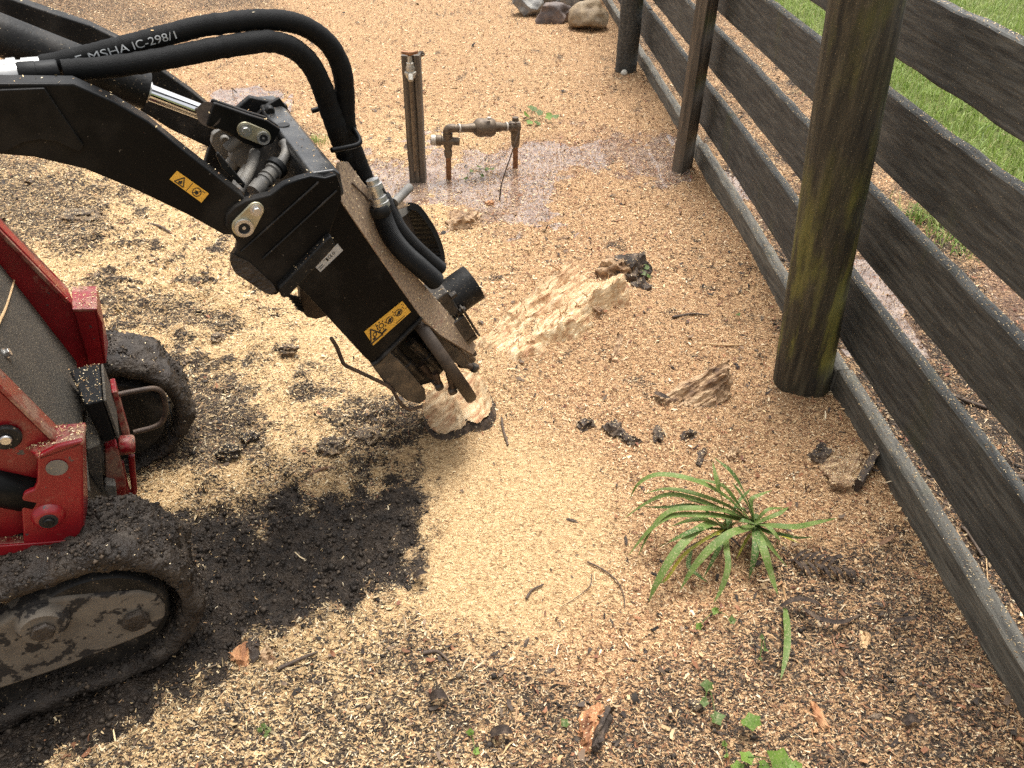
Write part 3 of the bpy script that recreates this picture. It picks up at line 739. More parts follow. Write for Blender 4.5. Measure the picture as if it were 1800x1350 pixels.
# rough flat batten half way along
c0, c1 = at_z(1198, 303, 0), at_z(1232, 281, 0)
bd = unit(c1 - c0); bnn = unit(np.cross((0, 0, 1), bd))
mb = MB(); vs = []
for i in range(31):
    z = -.05 + 1.25 * i / 30
    for (q, dpt) in ((0, 0), (.05, -.003), (.115, 0), (.118, .03), (.115, .055), (.0, .055), (-.003, .03)):
        jx = .004 * mnoise.noise(Vector((z * 9, q * 40, 3)))
        vs.append(c0 + bd * (q + jx) + bnn * (dpt + jx) + A(.01 * z, 0, z))
mb.add(vs, [(i * 7 + k, i * 7 + (k + 1) % 7, (i + 1) * 7 + (k + 1) % 7, (i + 1) * 7 + k) for i in range(30) for k in range(7)] + [tuple(range(7)), tuple(210 + k for k in range(7))])
bt = mb.build('batten', 'batten_timber', fence); bt['label'] = 'rough sawn upright batten caked with sawdust'

# ================================================================== LOADER
ldr = thing('mini_loader', mw(-1.15, 0, 0), 'red and black tracked mini loader standing on the mud', 'loader')
def P_(u, v, wv): return at_w(u, v, wv)
# arms
near_arm = plates([(-160, 118), (0, 146), (130, 147), (200, 178), (262, 214), (322, 263), (382, 310), (432, 350), (450, 385), (432, 412), (395, 414), (330, 378), (240, 335), (150, 298), (60, 277), (0, 272), (-160, 262)], -.25, .05, ((-1.35, 1.03), (-1.72, .98), (-1.72, 1.14), (-1.35, 1.21))).build('lift_arm', 'black_paint', ldr, bevel=.004)
plates([(-150, 160), (0, 158), (78, 155), (112, 205), (148, 256), (141, 268), (125, 262), (100, 250), (70, 246), (40, 252), (8, 269), (-150, 262)], -.258, .008).build('reinforcing_plate', 'black_paint', near_arm, bevel=.002)
far_arm = plates([(-160, -60), (20, -2), (90, 22), (160, 45), (215, 72), (290, 128), (340, 163), (402, 215), (410, 250), (400, 268), (372, 262), (300, 228), (240, 190), (150, 120), (60, 70), (-160, 10)], .20, .05, ((-1.35, 1.03), (-1.72, .98), (-1.72, 1.14), (-1.35, 1.21))).build('lift_arm', 'black_dirty', ldr, bevel=.004)
# tilt cylinder
c_b, c_c = P_(257, 160, 0), P_(372, 204, 0); c_a = c_b - unit(c_c - c_b) * .62
rb = 33 / px_scale(c_b); rr = 14.5 / px_scale(c_b)
brl = MB().lathe(c_a, c_b, [(0, rb), (.965, rb), (.97, rb * 1.0), (1, rb * .97)], 40).build('cylinder_barrel', 'black_dirty', ldr, smooth=True)
MB().cyl(c_b - unit(c_c - c_b) * .01, c_c, rr, n=32).build('cylinder_rod', 'chrome', ldr, smooth=True)
MB().cyl(c_b + unit(c_c - c_b) * -.004, c_b + unit(c_c - c_b) * .006, rr * 1.25, n=28).build('seal_ring', 'steel_fitting', brl, smooth=True)
# clevis: two cheeks and a bridge at the rod end
clv = [(377, 181), (363, 221), (402, 233), (425, 250), (455, 262), (480, 252), (494, 228), (470, 212), (440, 203)]
ck = plates(clv, -.046, .014).build('clevis', 'black_paint', ldr, bevel=.003)
plates([(u - 3, v - 6) for u, v in clv], .028, .014).build('clevis', 'black_paint', ldr, bevel=.003)
MB().cyl(P_(367, 201, -.035), P_(383, 208, .0) * .5 + P_(372, 204, 0) * .5, rr * 1.5, n=24).build('rod_collar', 'brown_steel', ldr, smooth=True)
MB().tube([P_(372, 203, 0), P_(410, 222, 0), P_(462, 242, 0)], [.017, .02, .024], 14).build('rod_end', 'black_dirty', ldr, smooth=True)
def retainer(parent, c1, c2, r1, r2, wv, hexat, ringat):
    """obround zinc plate with a hex bolt and a recessed pin"""
    a, b = P_(*c1, wv), P_(*c2, wv); d = unit(b - a); up = np.cross(L_, d)
    ra, rb_ = r1 / px_scale(a), r2 / px_scale(b)
    pts = ring_pts(a, -up, -d, ra, 10, 0, math.pi, True) + ring_pts(b, up, d, rb_, 10, 0, math.pi, True)
    pl = MB().prism(pts, -L_ * .006).build('retaining_plate', 'zinc_plate', parent, bevel=.0015)
    h, g = (a, b) if hexat == 0 else (b, a)
    off = -L_ * .006
    MB().cyl(h + off, h + off * 1.5, ra * .78, n=24).build('washer', 'steel_fitting', parent, smooth=True)
    ux = unit(np.cross(L_, Z_))
    hx = ring_pts(h + off * 1.4, ux, Z_, ra * .52, 6)
    bo = MB().prism(hx, -L_ * .007).build('bolt', 'steel_fitting', parent, bevel=.001)
    mb = MB(); n = 28; ro, ri = rb_ * .80, rb_ * .52
    vs = [];
    for (rad, dp) in ((ro, .006), (ro, .013), (ri, .013), (ri, .004)):
        vs += ring_pts(g - L_ * dp, ux, Z_, rad, n)
    mb.add(vs, [(i * n + k, i * n + (k + 1) % n, (i + 1) * n + (k + 1) % n, (i + 1) * n + k) for i in range(3) for k in range(n)])
    mb.build('pin_collar', 'steel_fitting', parent, smooth=True)
    MB().cyl(g - L_ * .003, g - L_ * .0085, ri * 1.01, n=24).build('pin_recess', 'hole_shade', parent)
    MB().cyl(g - L_ * .0085, g - L_ * .011, ri * .30, n=12).build('grease_nipple', 'steel_fitting', parent, smooth=True)
retainer(ldr, (430, 227), (461, 240), 14, 14, -.047, 0, 1)

# quick attach plate
side = [(396, 400), (398, 378), (412, 364), (432, 353), (475, 342), (500, 324), (524, 315), (546, 309), (572, 312), (592, 306), (600, 330), (601, 352), (584, 400), (576, 432), (486, 520), (470, 517), (415, 482), (407, 466), (408, 452), (416, 440), (418, 425)]
hitch = plates(side, -.262, .022).build('hitch_side_plate', 'black_paint', ldr, bevel=.004)
plates([(405, 452), (408, 446), (440, 462), (480, 500), (487, 512), (478, 519), (466, 515), (414, 481), (406, 466)], -.2655, .0035).build('dried_mud', 'mud_caked', hitch)
MB().prism([mw(-.545, .19, .79), mw(-.47, .19, .93), mw(-.38, .19, .985), mw(-.30, .19, .955), mw(-.30, .19, .86), mw(-.44, .19, .69)], L_ * .022).build('hitch_side_plate', 'black_dirty', ldr, bevel=.004)
# raised weld ribs on the near side plate
for q in (((424, 442), (560, 320)), ((462, 455), (592, 335))):
    a, b = P_(*q[0], -.2645), P_(*q[1], -.2645)
    MB().tube([a, b], .0022, 6).build('weld_seam', 'black_dirty', hitch)
# top cap along the width
pn = [P_(546, 309, -.245), P_(572, 302, -.245), P_(594, 300, -.245), P_(600, 312, -.245), P_(600, 345, -.245)]
t_in, t_out = P_(546, 309, -.245), P_(596, 300, -.245)
f_in, f_out = P_(490, 167, .20), P_(529, 160, .20)
def sz(p): q = np.asarray(p) - MO; return q @ F_, q[2]
s_in, z_in = sz(t_in); s_o, z_o = sz(t_out)
cap = [mw(s_in, -.245, z_in), mw(s_in + .004, -.245, z_in + .006), mw(s_o - .008, -.245, z_o + .004), mw(s_o + .002, -.245, z_o - .006), mw(s_o + .004, -.245, z_o - .05), mw(s_o - .006, -.245, z_o - .055), mw(s_in, -.245, z_in - .02)]
capo = MB().prism(cap, L_ * .50).build('hitch_top_beam', 'black_wet_sheen', ldr, bevel=.004)
# slot in the beam: a flat black disc for the shade inside it
sl_c = P_(520, 222, .05); ssl, zsl = sz(sl_c)
so = A(*mw((s_in + s_o) / 2 - .012, .03, z_in + .0075))
MB().prism(ring_pts(mw((s_in + s_o) / 2 - .010, .035, max(z_in, z_o) + .0060), F_, L_, .014, 14), Z_ * .0012).build('slot', 'hole_shade', capo)
# inner back face of the hitch
MB().prism([mw(s_in + .004, -.238, z_in - .012), mw(s_in + .004, .188, z_in - .012), mw(-.455, .188, .735), mw(-.455, -.238, .735)], F_ * .012 - Z_ * .008).build('hitch_back_plate', 'black_dirty', ldr, bevel=.002)
MB().prism([mw(-.50, -.238, .80), mw(-.50, .188, .80), mw(-.45, .188, .735), mw(-.45, -.238, .735)], -Z_ * .014).build('hitch_lower_beam', 'black_dirty', ldr, bevel=.003)
# pivot retainer on the near side plate
retainer(ldr, (449, 367), (427, 397), 14, 20, -.263, 0, 1)
# fittings inside the hitch
def disc(cu, cv, wv, rpx, th, mat, name, parent=ldr):
    p = P_(cu, cv, wv); r = rpx / px_scale(p)
    return MB().cyl(p, p + L_ * th, r, n=28, ch=min(.003, r * .3)).build(name, mat, parent, smooth=True)
link = plates([(371, 252), (374, 236), (386, 228), (402, 228), (418, 236), (432, 248), (440, 262), (430, 292), (412, 296), (396, 280), (382, 270)], .06, .02).build('link_bracket', 'grey_dirty', ldr, bevel=.003)
disc(396, 247, .048, 8, .012, 'grey_dirty', 'pin', link)
plates([(412, 252), (426, 240), (446, 256), (449, 272), (436, 300), (420, 294), (404, 280)], .0, .03).build('link_bracket', 'grey_dirty', ldr, bevel=.004)
MB().tube([P_(398, 262, -.01), P_(415, 248, -.01), P_(424, 242, -.01)], .011, 12).build('hydraulic_elbow', 'grey_dirty', ldr, smooth=True)
MB().tube([P_(398, 285, .02), P_(405, 290, .02), P_(420, 278, .02)], [.013, .016, .013], 12).build('hydraulic_elbow', 'grey_dirty', ldr, smooth=True)
MB().tube([P_(420, 338, -.12), P_(430, 318, -.10), P_(443, 290, -.06), P_(448, 268, -.03)], .0115, 12, smooth=6).build('hydraulic_hose', 'grey_dirty', ldr, smooth=True)
MB().tube([P_(412, 332, -.10), P_(424, 310, -.08), P_(434, 296, -.05)], .010, 12, smooth=6).build('hydraulic_hose', 'grey_dirty', ldr, smooth=True)
MB().tube([P_(496, 250, -.04), P_(502, 258, -.05), P_(502, 272, -.07), P_(488, 296, -.11)], .0105, 14, smooth=8).build('steel_tube', 'grey_dirty', ldr, smooth=True)
q0, q1 = P_(492, 288, -.105), P_(446, 338, -.16)
cp = MB().lathe(q0, q1, [(0, .012), (.02, .017), (.28, .018), (.30, .0145), (.42, .0145), (.43, .0165), (.48, .0165), (.49, .0135), (.54, .0135), (.55, .0165), (.60, .0165), (.61, .014), (.72, .014), (.74, .0165), (1, .0155)], 20).build('hydraulic_coupler', 'grey_dirty', ldr, smooth=True)
MB().lathe(q0 + (q1 - q0) * .06, q0 + (q1 - q0) * .22, [(0, .0185), (.1, .0225), (.9, .0225), (1, .0185)], 20).build('rubber_boot', 'rubber', cp, smooth=True)
disc(476, 196, .12, 8, .02, 'black_dirty', 'bolt', capo)
plates([(448, 205), (470, 185), (492, 172), (512, 200), (500, 226), (480, 212)], .165, .014).build('gusset', 'black_dirty', ldr, bevel=.002)
plates([(380, 272), (384, 268), (432, 325), (428, 332), (390, 296)], -.19, .010).build('arm_flange', 'black_dirty', ldr, bevel=.002)

# big hoses from the loader to the grinder
H1 = [(-60, 128, -.11), (75, 116, -.11), (140, 101, -.11), (200, 86, -.11), (250, 73, -.105), (300, 60, -.10), (350, 47, -.095), (400, 40, -.09), (450, 35, -.08), (500, 37, -.07), (540, 49, -.06), (578, 78, -.05), (600, 120, -.04), (606, 165, -.03), (607, 210, -.02), (617, 255, -.01), (634, 300, 0), (643, 322, .0)]
H2 = [(-60, 146, -.15), (30, 132, -.15), (110, 124, -.15), (180, 119, -.145), (250, 110, -.14), (320, 97, -.13), (380, 85, -.12), (430, 77, -.11), (475, 73, -.10), (515, 85, -.085), (545, 112, -.07), (565, 150, -.055), (577, 185, -.04), (588, 215, -.035), (597, 240, -.02)]
def wrinkled_hose(ctrl, rpx, mat, name, seed, start=1):
    P = spline([P_(*q) for q in ctrl], 10); rad = []
    s = 0
    for i, p in enumerate(P):
        rad.append(rpx / px_scale(p) * (1 + .07 * mnoise.noise(Vector((i * .33, seed, 0))) + .09 * mnoise.noise(Vector((i * .8, seed, 4)))))
    return P, MB().tube(P, rad, 22).build(name, mat, ldr, smooth=True)
h1p, hose1 = wrinkled_hose(H1[1:], 17.5, 'hose_sleeve', 'hydraulic_hose', 1)
h2p, hose2 = wrinkled_hose(H2[2:] + [(606, 262, -.008), (622, 290, .004)], 18.5, 'hose_sleeve', 'hydraulic_hose', 2)
hose1['label'] = 'upper sleeved hose with worn white lettering'
def fitting(a, b, rpx, prof, mat='steel_fitting', parent=ldr):
    r = rpx / px_scale(a)
    return MB().lathe(a, b, [(q, r * k) for q, k in prof], 24).build('hose_fitting', mat, parent, smooth=True)
for ua, va, wv in ((-66, 128, -.11), (-66, 146, -.15)):
    p = P_(ua, va, wv); MB().tube([p, p + F_ * -.10 + Z_ * -.01, mw(-1.25, wv * .6, 1.12), mw(-1.6, wv * .3, 1.0)], .014, 14, smooth=6).build('steel_tube', 'black_paint', ldr, smooth=True)
a, b = P_(-70, 129, -.11), P_(82, 114, -.11)
fitting(a, b, 16, [(0, 1), (.55, 1), (.555, 1.12), (.66, 1.12), (.665, .82), (.72, .82), (.725, 1.0), (.97, .95), (1, .6)])
a, b = P_(-70, 146, -.15), P_(40, 130, -.15)
fitting(a, b, 20, [(0, .9), (.6, .9), (.61, 1.0), (.9, 1.0), (1, .9)])
a, b = P_(34, 131, -.15), P_(104, 125, -.15)
MB().lathe(a, b, [(0, 19.5 / px_scale(a)), (.05, 21 / px_scale(a)), (.45, 20.5 / px_scale(a)), (.46, 19.5 / px_scale(a)), (.95, 20 / px_scale(a)), (1, 18 / px_scale(a))], 24).build('crimp_sleeve', 'rubber', ldr, smooth=True)
# lettering along the upper hose
def hose_text(body, path, i0, i1, height, roff):
    cu = bpy.data.curves.new('txt', 'FONT'); cu.body = body; cu.size = 1.0
    to = bpy.data.objects.new('txt', cu); COL.objects.link(to)
    bpy.context.view_layer.update()
    me = to.evaluated_get(bpy.context.evaluated_depsgraph_get()).to_mesh()
    V = np.array([v.co[:] for v in me.vertices]); Fc = [tuple(p.vertices) for p in me.polygons]
    to.to_mesh_clear(); bpy.data.objects.remove(to, do_unlink=True)
    x0, x1 = V[:, 0].min(), V[:, 0].max(); y0, y1 = V[:, 1].min(), V[:, 1].max()
    out = []
    for vx, vy, _ in V:
        t = i0 + (i1 - i0) * (vx - x0) / (x1 - x0); k = int(t); fr = t - k
        c = path[k] * (1 - fr) + path[k + 1] * fr; T = unit(path[k + 1] - path[k])
        vw = unit(EYE_SIDE - c); N = unit(vw - T * (vw @ T)); B = np.cross(N, T)
        if B[2] < 0: B = -B
        r = 17.5 / px_scale(c) * 1.055 + roff
        ang = ((vy - y0) / (y1 - y0) - .5) * height / r
        out.append(c + (N * math.cos(ang) + B * math.sin(ang)) * r)
    return MB().add(out, Fc)
EYE_SIDE = np.array([.25, 0, 1.35])       # the printed line faces the open side of the arm
tx = hose_text('E MSHA IC-298/1', h1p, 9, 41, .013, .0006).build('lettering', 'print_white', hose1)
# guide loop of round bar
gl = [P_(548, 195, .07), P_(572, 190, .07), P_(596, 200, .06), P_(617, 222, -.02), P_(631, 243, -.07), P_(629, 254, -.09), P_(606, 260, -.10), P_(583, 264, -.11)]
MB().tube(gl, .0058, 12, smooth=6).build('hose_guide', 'black_paint', ldr, smooth=True)

# body: front panel between two red side frames
panel = MB().prism([mw(-.925, -.285, .40), mw(-.925, .22, .40), mw(-1.045, .22, .96), mw(-1.045, -.285, .96)], -F_ * .02).build('front_panel', 'dusty_panel', ldr, bevel=.002)
def on_panel(u, v, lift=0.0):
    p0 = mw(-.925, 0, .40); n = unit(np.cross(mw(-1.045, 0, .96) - p0, L_)); n = n if n @ F_ > 0 else -n
    return at_plane(u, v, p0, n) + n * lift, n
for u, v in ((18, 468), (49, 468), (8, 622)):
    p, nn = on_panel(u, v); r = 8 / px_scale(p)
    ux = unit(np.cross(nn, L_))
    MB().cyl(p, p + nn * .003, r * 1.25, n=20).build('washer', 'steel_fitting', panel, smooth=True)
    MB().prism(ring_pts(p + nn * .003, ux, np.cross(nn, ux), r, 6), nn * .008).build('bolt', 'steel_fitting', panel, bevel=.001)
pth = [on_panel(u, v, .001)[0] for u, v in ((35, 453), (28, 478), (20, 508), (10, 540), (0, 562), (-20, 610))]
MB().tube(spline(pth, 6), [.0015, .0024, .002, .003, .002], 6).build('sawdust_line', 'pale_splinter', panel)
# near side frame: side sheet + front flange
def mprism(pts, w0, w1): return MB().prism([mw(s, w0, z) for s, z in pts], L_ * (w1 - w0))
MB().prism([mw(-.925, -.285, .575), mw(-.925, -.345, .585), mw(-1.02, -.345, .93), mw(-1.02, -.285, .92)], -F_ * .008).build('side_frame_flange', 'red_dusty', ldr, bevel=.002)
nearf = mprism([(-.935, .585), (-1.03, .93), (-1.78, .93), (-1.78, .36), (-1.5, .36), (-.99, .40), (-.935, .50)], -.338, -.30).build('side_frame', 'red_paint', ldr, bevel=.003)
c = P_(10, 765, -.338)
MB().cyl(c, c - L_ * .012, 25 / px_scale(c), n=30, ch=.003).build('pivot_boss', 'black_dirty', nearf, smooth=True)
MB().cyl(c - L_ * .012, c - L_ * .018, 10 / px_scale(c), n=20, ch=.002).build('pivot_bolt', 'steel_fitting', nearf, smooth=True)
MB().prism([mw(-1.052, -.295, .90), mw(-1.10, -.295, .945), mw(-1.72, -.295, .95), mw(-1.775, -.295, .90), mw(-1.775, -.295, .40), mw(-1.052, -.295, .40)], L_ * .512).build('engine_hood', 'red_dusty', ldr, bevel=.012)
# front leg of the near frame
foot = plates([(66, 802), (100, 785), (146, 774), (147, 925), (140, 940), (126, 951), (42, 963), (37, 878), (42, 868), (60, 861), (65, 848)], -.372, .012).build('front_leg', 'red_paint', ldr, bevel=.004)
MB().prism([P_(66, 803, -.372), P_(146, 775, -.372), P_(150, 742, -.285), P_(98, 746, -.285), P_(45, 786, -.34)], -Z_ * .010).build('leg_cap', 'red_dusty', foot, bevel=.003)
MB().prism([P_(146, 775, -.371), P_(150, 742, -.285), P_(152, 800, -.285), P_(156, 925, -.285), P_(147, 925, -.371)], -F_ * .008).build('leg_front', 'red_paint', foot, bevel=.002)
wp = P_(100, 822, -.3735); MB().prism(ring_pts(wp, F_, Z_, .018, 18), -L_ * .001).build('worn_patch', 'grey_dirty', foot)
c = P_(85, 907, -.372)
MB().lathe(c, c - L_ * .014, [(0, 27 / px_scale(c)), (.8, 22 / px_scale(c)), (1, 17 / px_scale(c))], 32).build('pin_boss', 'red_paint', foot, smooth=True)
MB().cyl(c - L_ * .014, c - L_ * .017, 14.5 / px_scale(c), n=28).build('pin_recess', 'hole_shade', foot, smooth=True)
MB().cyl(c - L_ * .017, c - L_ * .022, 9 / px_scale(c), n=20, ch=.002).build('pin', 'black_dirty', foot, smooth=True)
MB().prism([P_(-60, 958, -.372), P_(132, 950, -.372), P_(150, 925, -.30), P_(-60, 935, -.30)], -Z_ * .012).build('skirt', 'red_dusty', ldr, bevel=.002)
MB().prism([P_(-60, 985, -.378), P_(0, 978, -.378), P_(120, 958, -.378), P_(128, 950, -.378), P_(-60, 965, -.378)], L_ * .006).build('skirt_lip', 'red_paint', ldr, bevel=.002)
MB().cyl(P_(-80, 838, -.335), P_(64, 868, -.335), 36 / px_scale(P_(0, 850, -.335)), n=30, ch=.004).build('lift_cylinder', 'black_paint', ldr, smooth=True)
# far side frame
MB().prism([mw(-.885, .215, .565), mw(-.885, .275, .575), mw(-.965, .275, .80), mw(-1.04, .275, .93), mw(-1.04, .215, .925), mw(-.968, .215, .795)], -F_ * .010).build('side_frame_flange', 'red_dusty', ldr, bevel=.002)
ff = mprism([(-.885, .57), (-.965, .80), (-1.04, .93), (-1.78, .93), (-1.78, .36), (-.88, .38)], .222, .262).build('side_frame', 'red_paint', ldr, bevel=.003)
fl = mprism([(-.885, .553), (-.838, .540), (-.836, .50), (-.862, .385), (-.90, .385)], .205, .215).build('front_leg', 'red_paint', ldr, bevel=.003)
MB().prism([mw(-.887, .203, .556), mw(-.836, .203, .542), mw(-.826, .30, .552), mw(-.880, .30, .566)], -Z_ * .008).build('leg_cap', 'red_dusty', fl, bevel=.002)
MB().prism([mw(-.836, .205, .540), mw(-.826, .30, .550), mw(-.850, .30, .385), mw(-.862, .205, .385)], -F_ * .008).build('leg_front', 'red_paint', fl, bevel=.002)
# rubber bump stop
zt = .475
bt4 = [at_z(u, v, zt) for u, v in ((148, 711), (180, 703), (175, 638), (120, 649))]
bb4 = [p - Z_ * .115 + F_ * k for p, k in zip(bt4, (.002, -.005, -.005, .002))]
bs = MB().add(bt4 + bb4, [(0, 1, 2, 3), (7, 6, 5, 4), (0, 4, 5, 1), (1, 5, 6, 2), (2, 6, 7, 3), (3, 7, 4, 0)]).build('bump_stop', 'rubber', ldr, bevel=.006)
MB().prism([bt4[1] + F_ * .001 - Z_ * .003, bt4[2] + F_ * .001 - Z_ * .003, bb4[2] + F_ * .001, bb4[1] + F_ * .001], F_ * .006).build('wear_plate', 'dusty_panel', bs, bevel=.002)
# tow hook plate, hanging ring and tie down loop
MB().prism([P_(184, 790, -.03), P_(206, 783, -.03), P_(222, 850, -.03), P_(220, 888, -.03), P_(196, 892, -.03), P_(186, 862, -.03)], L_ * .03).build('tow_plate', 'red_dusty', ldr, bevel=.004)
MB().cyl(P_(208, 783, 0), P_(232, 782, 0) + F_ * .006, .024, n=20, ch=.004).build('tow_sleeve', 'red_dusty', ldr, smooth=True)
MB().tube([P_(212, 812, 0), P_(216, 832, 0), P_(222, 858, 0), P_(231, 872, 0), P_(236, 860, 0), P_(233, 830, 0), P_(231, 800, 0)], .0075, 10, smooth=6).build('tow_ring', 'red_paint', ldr, smooth=True)
MB().prism([P_(152, 790, -.10), P_(176, 780, -.10), P_(184, 880, -.10), P_(158, 880, -.10)], L_ * .15).build('lower_panel', 'dusty_panel', ldr, bevel=.003)
MB().prism([P_(150, 880, -.24), P_(178, 885, -.22), P_(192, 905, -.24), P_(240, 898, -.24), P_(236, 915, -.28), P_(150, 918, -.28)], -Z_ * .012).build('skid_plate', 'red_dusty', ldr, bevel=.002)
MB().prism([P_(178, 868, -.06), P_(186, 852, -.06), P_(204, 854, -.06), P_(206, 872, -.06), P_(196, 874, -.06)], L_ * .03).build('hinge_bracket', 'grey_dirty', ldr, bevel=.003)
MB().tube([P_(205, 694, .05), P_(240, 687, .05), P_(272, 683, .05), P_(286, 693, .05), P_(291, 715, .05), P_(287, 738, .05), P_(272, 750, .05), P_(235, 760, .05)], .0065, 12, smooth=6).build('tie_down_loop', 'rusty_steel', ldr, smooth=True)
MB().prism([P_(196, 690, .03), P_(206, 688, .03), P_(232, 780, .03), P_(220, 790, .03)], L_ * .06).build('loop_bracket', 'red_dusty', ldr, bevel=.003)
MB().prism([mw(-.95, -.25, .36), mw(-.95, .22, .36), mw(-.93, .22, .10), mw(-.93, -.25, .10)], -F_ * .03).build('belly_plate', 'black_dirty', ldr, bevel=.003)

# tracks
def track(w0, w1, sc, zc, ro, ri, seed, length=.75, name='track'):
    """closed rubber belt caked with mud: outer and inner loop, lugs across"""
    loop = []
    def path(r, n):
        pts = []
        for i in range(n): a = -math.pi / 2 + math.pi * i / (n - 1); pts.append((sc + r * math.cos(a), zc + r * math.sin(a)))
        m = 90
        for i in range(1, m): pts.append((sc - length * i / m, zc + r))
        for i in range(n): a = math.pi / 2 + math.pi * i / (n - 1); pts.append((sc - length + r * math.cos(a), zc + r * math.sin(a)))
        for i in range(1, m): pts.append((sc - length + length * i / m, zc - r))
        return pts
    out, inn = path(ro, 110), path(ri, 110); n = len(out); k = 26; vs, fs = [], []
    for i in range(n):
        for j in range(k + 1):
            wv = w0 + (w1 - w0) * j / k; edge = 1 - min(j, k - j) / 4.0
            s, z = out[i]; ds, dz = unit((out[i][0] - inn[i][0], out[i][1] - inn[i][1]))
            p = Vector((s * 14, wv * 14, z * 14 + seed))
            d = .020 * mnoise.fractal(p * .8, .8, 2.1, 7) + .008 * abs(mnoise.noise(p * 3.1)) + .004 * mnoise.noise(p * 9.7) - .020 * max(0, edge) ** 2
            vs.append(mw(s + ds * d, wv, z + dz * d))
    for i in range(n):
        for j in (0, 1):
            s, z = inn[i]; vs.append(mw(s, (w0, w1)[j] + (.006, -.006)[j] + .004 * mnoise.noise(Vector((i * .4, j, seed))), z + .010 * mnoise.noise(Vector((i * .17, j, seed + 3))) + .006 * mnoise.noise(Vector((i * .6, j, seed + 3)))))
    K = k + 1; b0 = n * K
    for i in range(n):
        i2 = (i + 1) % n
        for j in range(k): fs.append((i * K + j, i * K + j + 1, i2 * K + j + 1, i2 * K + j))
        fs.append((i * K, i2 * K, b0 + i2 * 2, b0 + i * 2)); fs.append((i * K + k, b0 + i * 2 + 1, b0 + i2 * 2 + 1, i2 * K + k))
        fs.append((b0 + i * 2, b0 + i2 * 2, b0 + i2 * 2 + 1, b0 + i * 2 + 1))
    o = MB().add(vs, fs).build(name, 'mud_caked', ldr, smooth=False); o.data.shade_smooth(); return o
tr1 = track(-.455, -.265, -.985, .185, .200, .158, 3.0)
tr2 = track(.225, .415, -.90, .170, .195, .155, 9.0)
frame_uv = [(-150, 1160), (0, 1097), (58, 1062), (110, 1052), (170, 1047), (245, 1041), (276, 1048), (292, 1066), (292, 1085), (278, 1106), (250, 1120), (100, 1180), (0, 1213), (-150, 1250)]
tf = plates(frame_uv, -.448, .05).build('track_frame', 'grey_mud_panel', ldr, bevel=.010)
c = P_(75, 1092, -.448)
MB().lathe(c, c - L_ * .022, [(0, 44 / px_scale(c)), (.5, 41 / px_scale(c)), (1, 34 / px_scale(c))], 30).build('axle_hub', 'grey_mud_panel', tf, smooth=True)
MB().prism(ring_pts(c - L_ * .022, F_, Z_, 20 / px_scale(c), 6), -L_ * .012).build('axle_bolt', 'mud_caked', tf, bevel=.003)
c = P_(238, 1086, -.448)
MB().prism(ring_pts(c, F_, Z_, 24 / px_scale(c), 6), -L_ * .016).build('axle_bolt', 'mud_caked', tf, bevel=.005)
MB().cyl(mw(-.985, -.44, .185), mw(-.985, -.28, .185), .135, n=36, ch=.006).build('idler_wheel', 'black_dirty', ldr, smooth=True)
MB().cyl(mw(-.90, .24, .17), mw(-.90, .40, .17), .13, n=36, ch=.006).build('idler_wheel', 'black_dirty', ldr, smooth=True)
MB().cyl(mw(-1.22, -.43, .12), mw(-1.22, -.29, .12), .09, n=28, ch=.006).build('track_roller', 'black_dirty', ldr, smooth=True)

# stickers ---------------------------------------------------------------
class Decal:
    """a flat print: corners q[0]..q[3] run left-bottom, right-bottom, right-top, left-top"""
    def __init__(self, q, nrm, name, mat, parent, label=None):
        self.q = [np.asarray(p, float) for p in q]; self.n = unit(nrm); self.parent = parent
        self.asp = np.linalg.norm(self.q[1] - self.q[0]) / np.linalg.norm(self.q[3] - self.q[0])
        self.o = MB().prism(self.q, self.n * .0009).build(name, mat, parent)
        if label: self.o['label'] = label
    def p(self, a, b, lift=.0009):
        x = a / self.asp; q = self.q
        return (q[0] * (1 - x) + q[1] * x) * (1 - b) + (q[3] * (1 - x) + q[2] * x) * b + self.n * lift
    def start(self): self.mb = MB()
    def poly(self, pts): self.mb.prism([self.p(a, b) for a, b in pts], self.n * .0005)
    def bar(self, a0, b0, a1, b1, w):
        d = np.array([a1 - a0, b1 - b0]); d = d / np.linalg.norm(d); nn = np.array([-d[1], d[0]]) * w / 2
        self.poly([(a0 + nn[0], b0 + nn[1]), (a0 - nn[0], b0 - nn[1]), (a1 - nn[0], b1 - nn[1]), (a1 + nn[0], b1 + nn[1])])
    def ring(self, ca, cb, r, t, n=20):
        for i in range(n):
            a0, a1 = 2 * math.pi * i / n, 2 * math.pi * (i + 1) / n
            self.poly([(ca + r * math.cos(a0), cb + r * math.sin(a0)), (ca + r * math.cos(a1), cb + r * math.sin(a1)), (ca + (r - t) * math.cos(a1), cb + (r - t) * math.sin(a1)), (ca + (r - t) * math.cos(a0), cb + (r - t) * math.sin(a0))])
    def disc(self, ca, cb, r, n=12): self.poly([(ca + r * math.cos(2 * math.pi * i / n), cb + r * math.sin(2 * math.pi * i / n)) for i in range(n)])
    def done(self, name='symbol', mat='ink'): return self.mb.build(name, mat, self.parent)
nw = -L_
d1 = Decal([P_(298, 315, -.2508), P_(354, 356, -.2508), P_(367, 340, -.2508), P_(311, 300, -.2508)], nw, 'warning_sticker', 'sticker_yellow', near_arm, 'yellow two-panel warning sticker')
W_ = d1.asp
d1.start(); d1.bar(W_ / 2, .06, W_ / 2, .94, .05); d1.done('divider_line')
d1.start(); c0 = W_ * .25
for p0, p1 in (((c0 - .45, .14), (c0 + .45, .14)), ((c0 + .45, .14), (c0, .90)), ((c0, .90), (c0 - .45, .14))): d1.bar(*p0, *p1, .09)
d1.poly([(c0 - .16, .22), (c0 + .10, .22), (c0 + .16, .40), (c0 + .02, .58), (c0 - .06, .44), (c0 - .18, .40)]); d1.done()
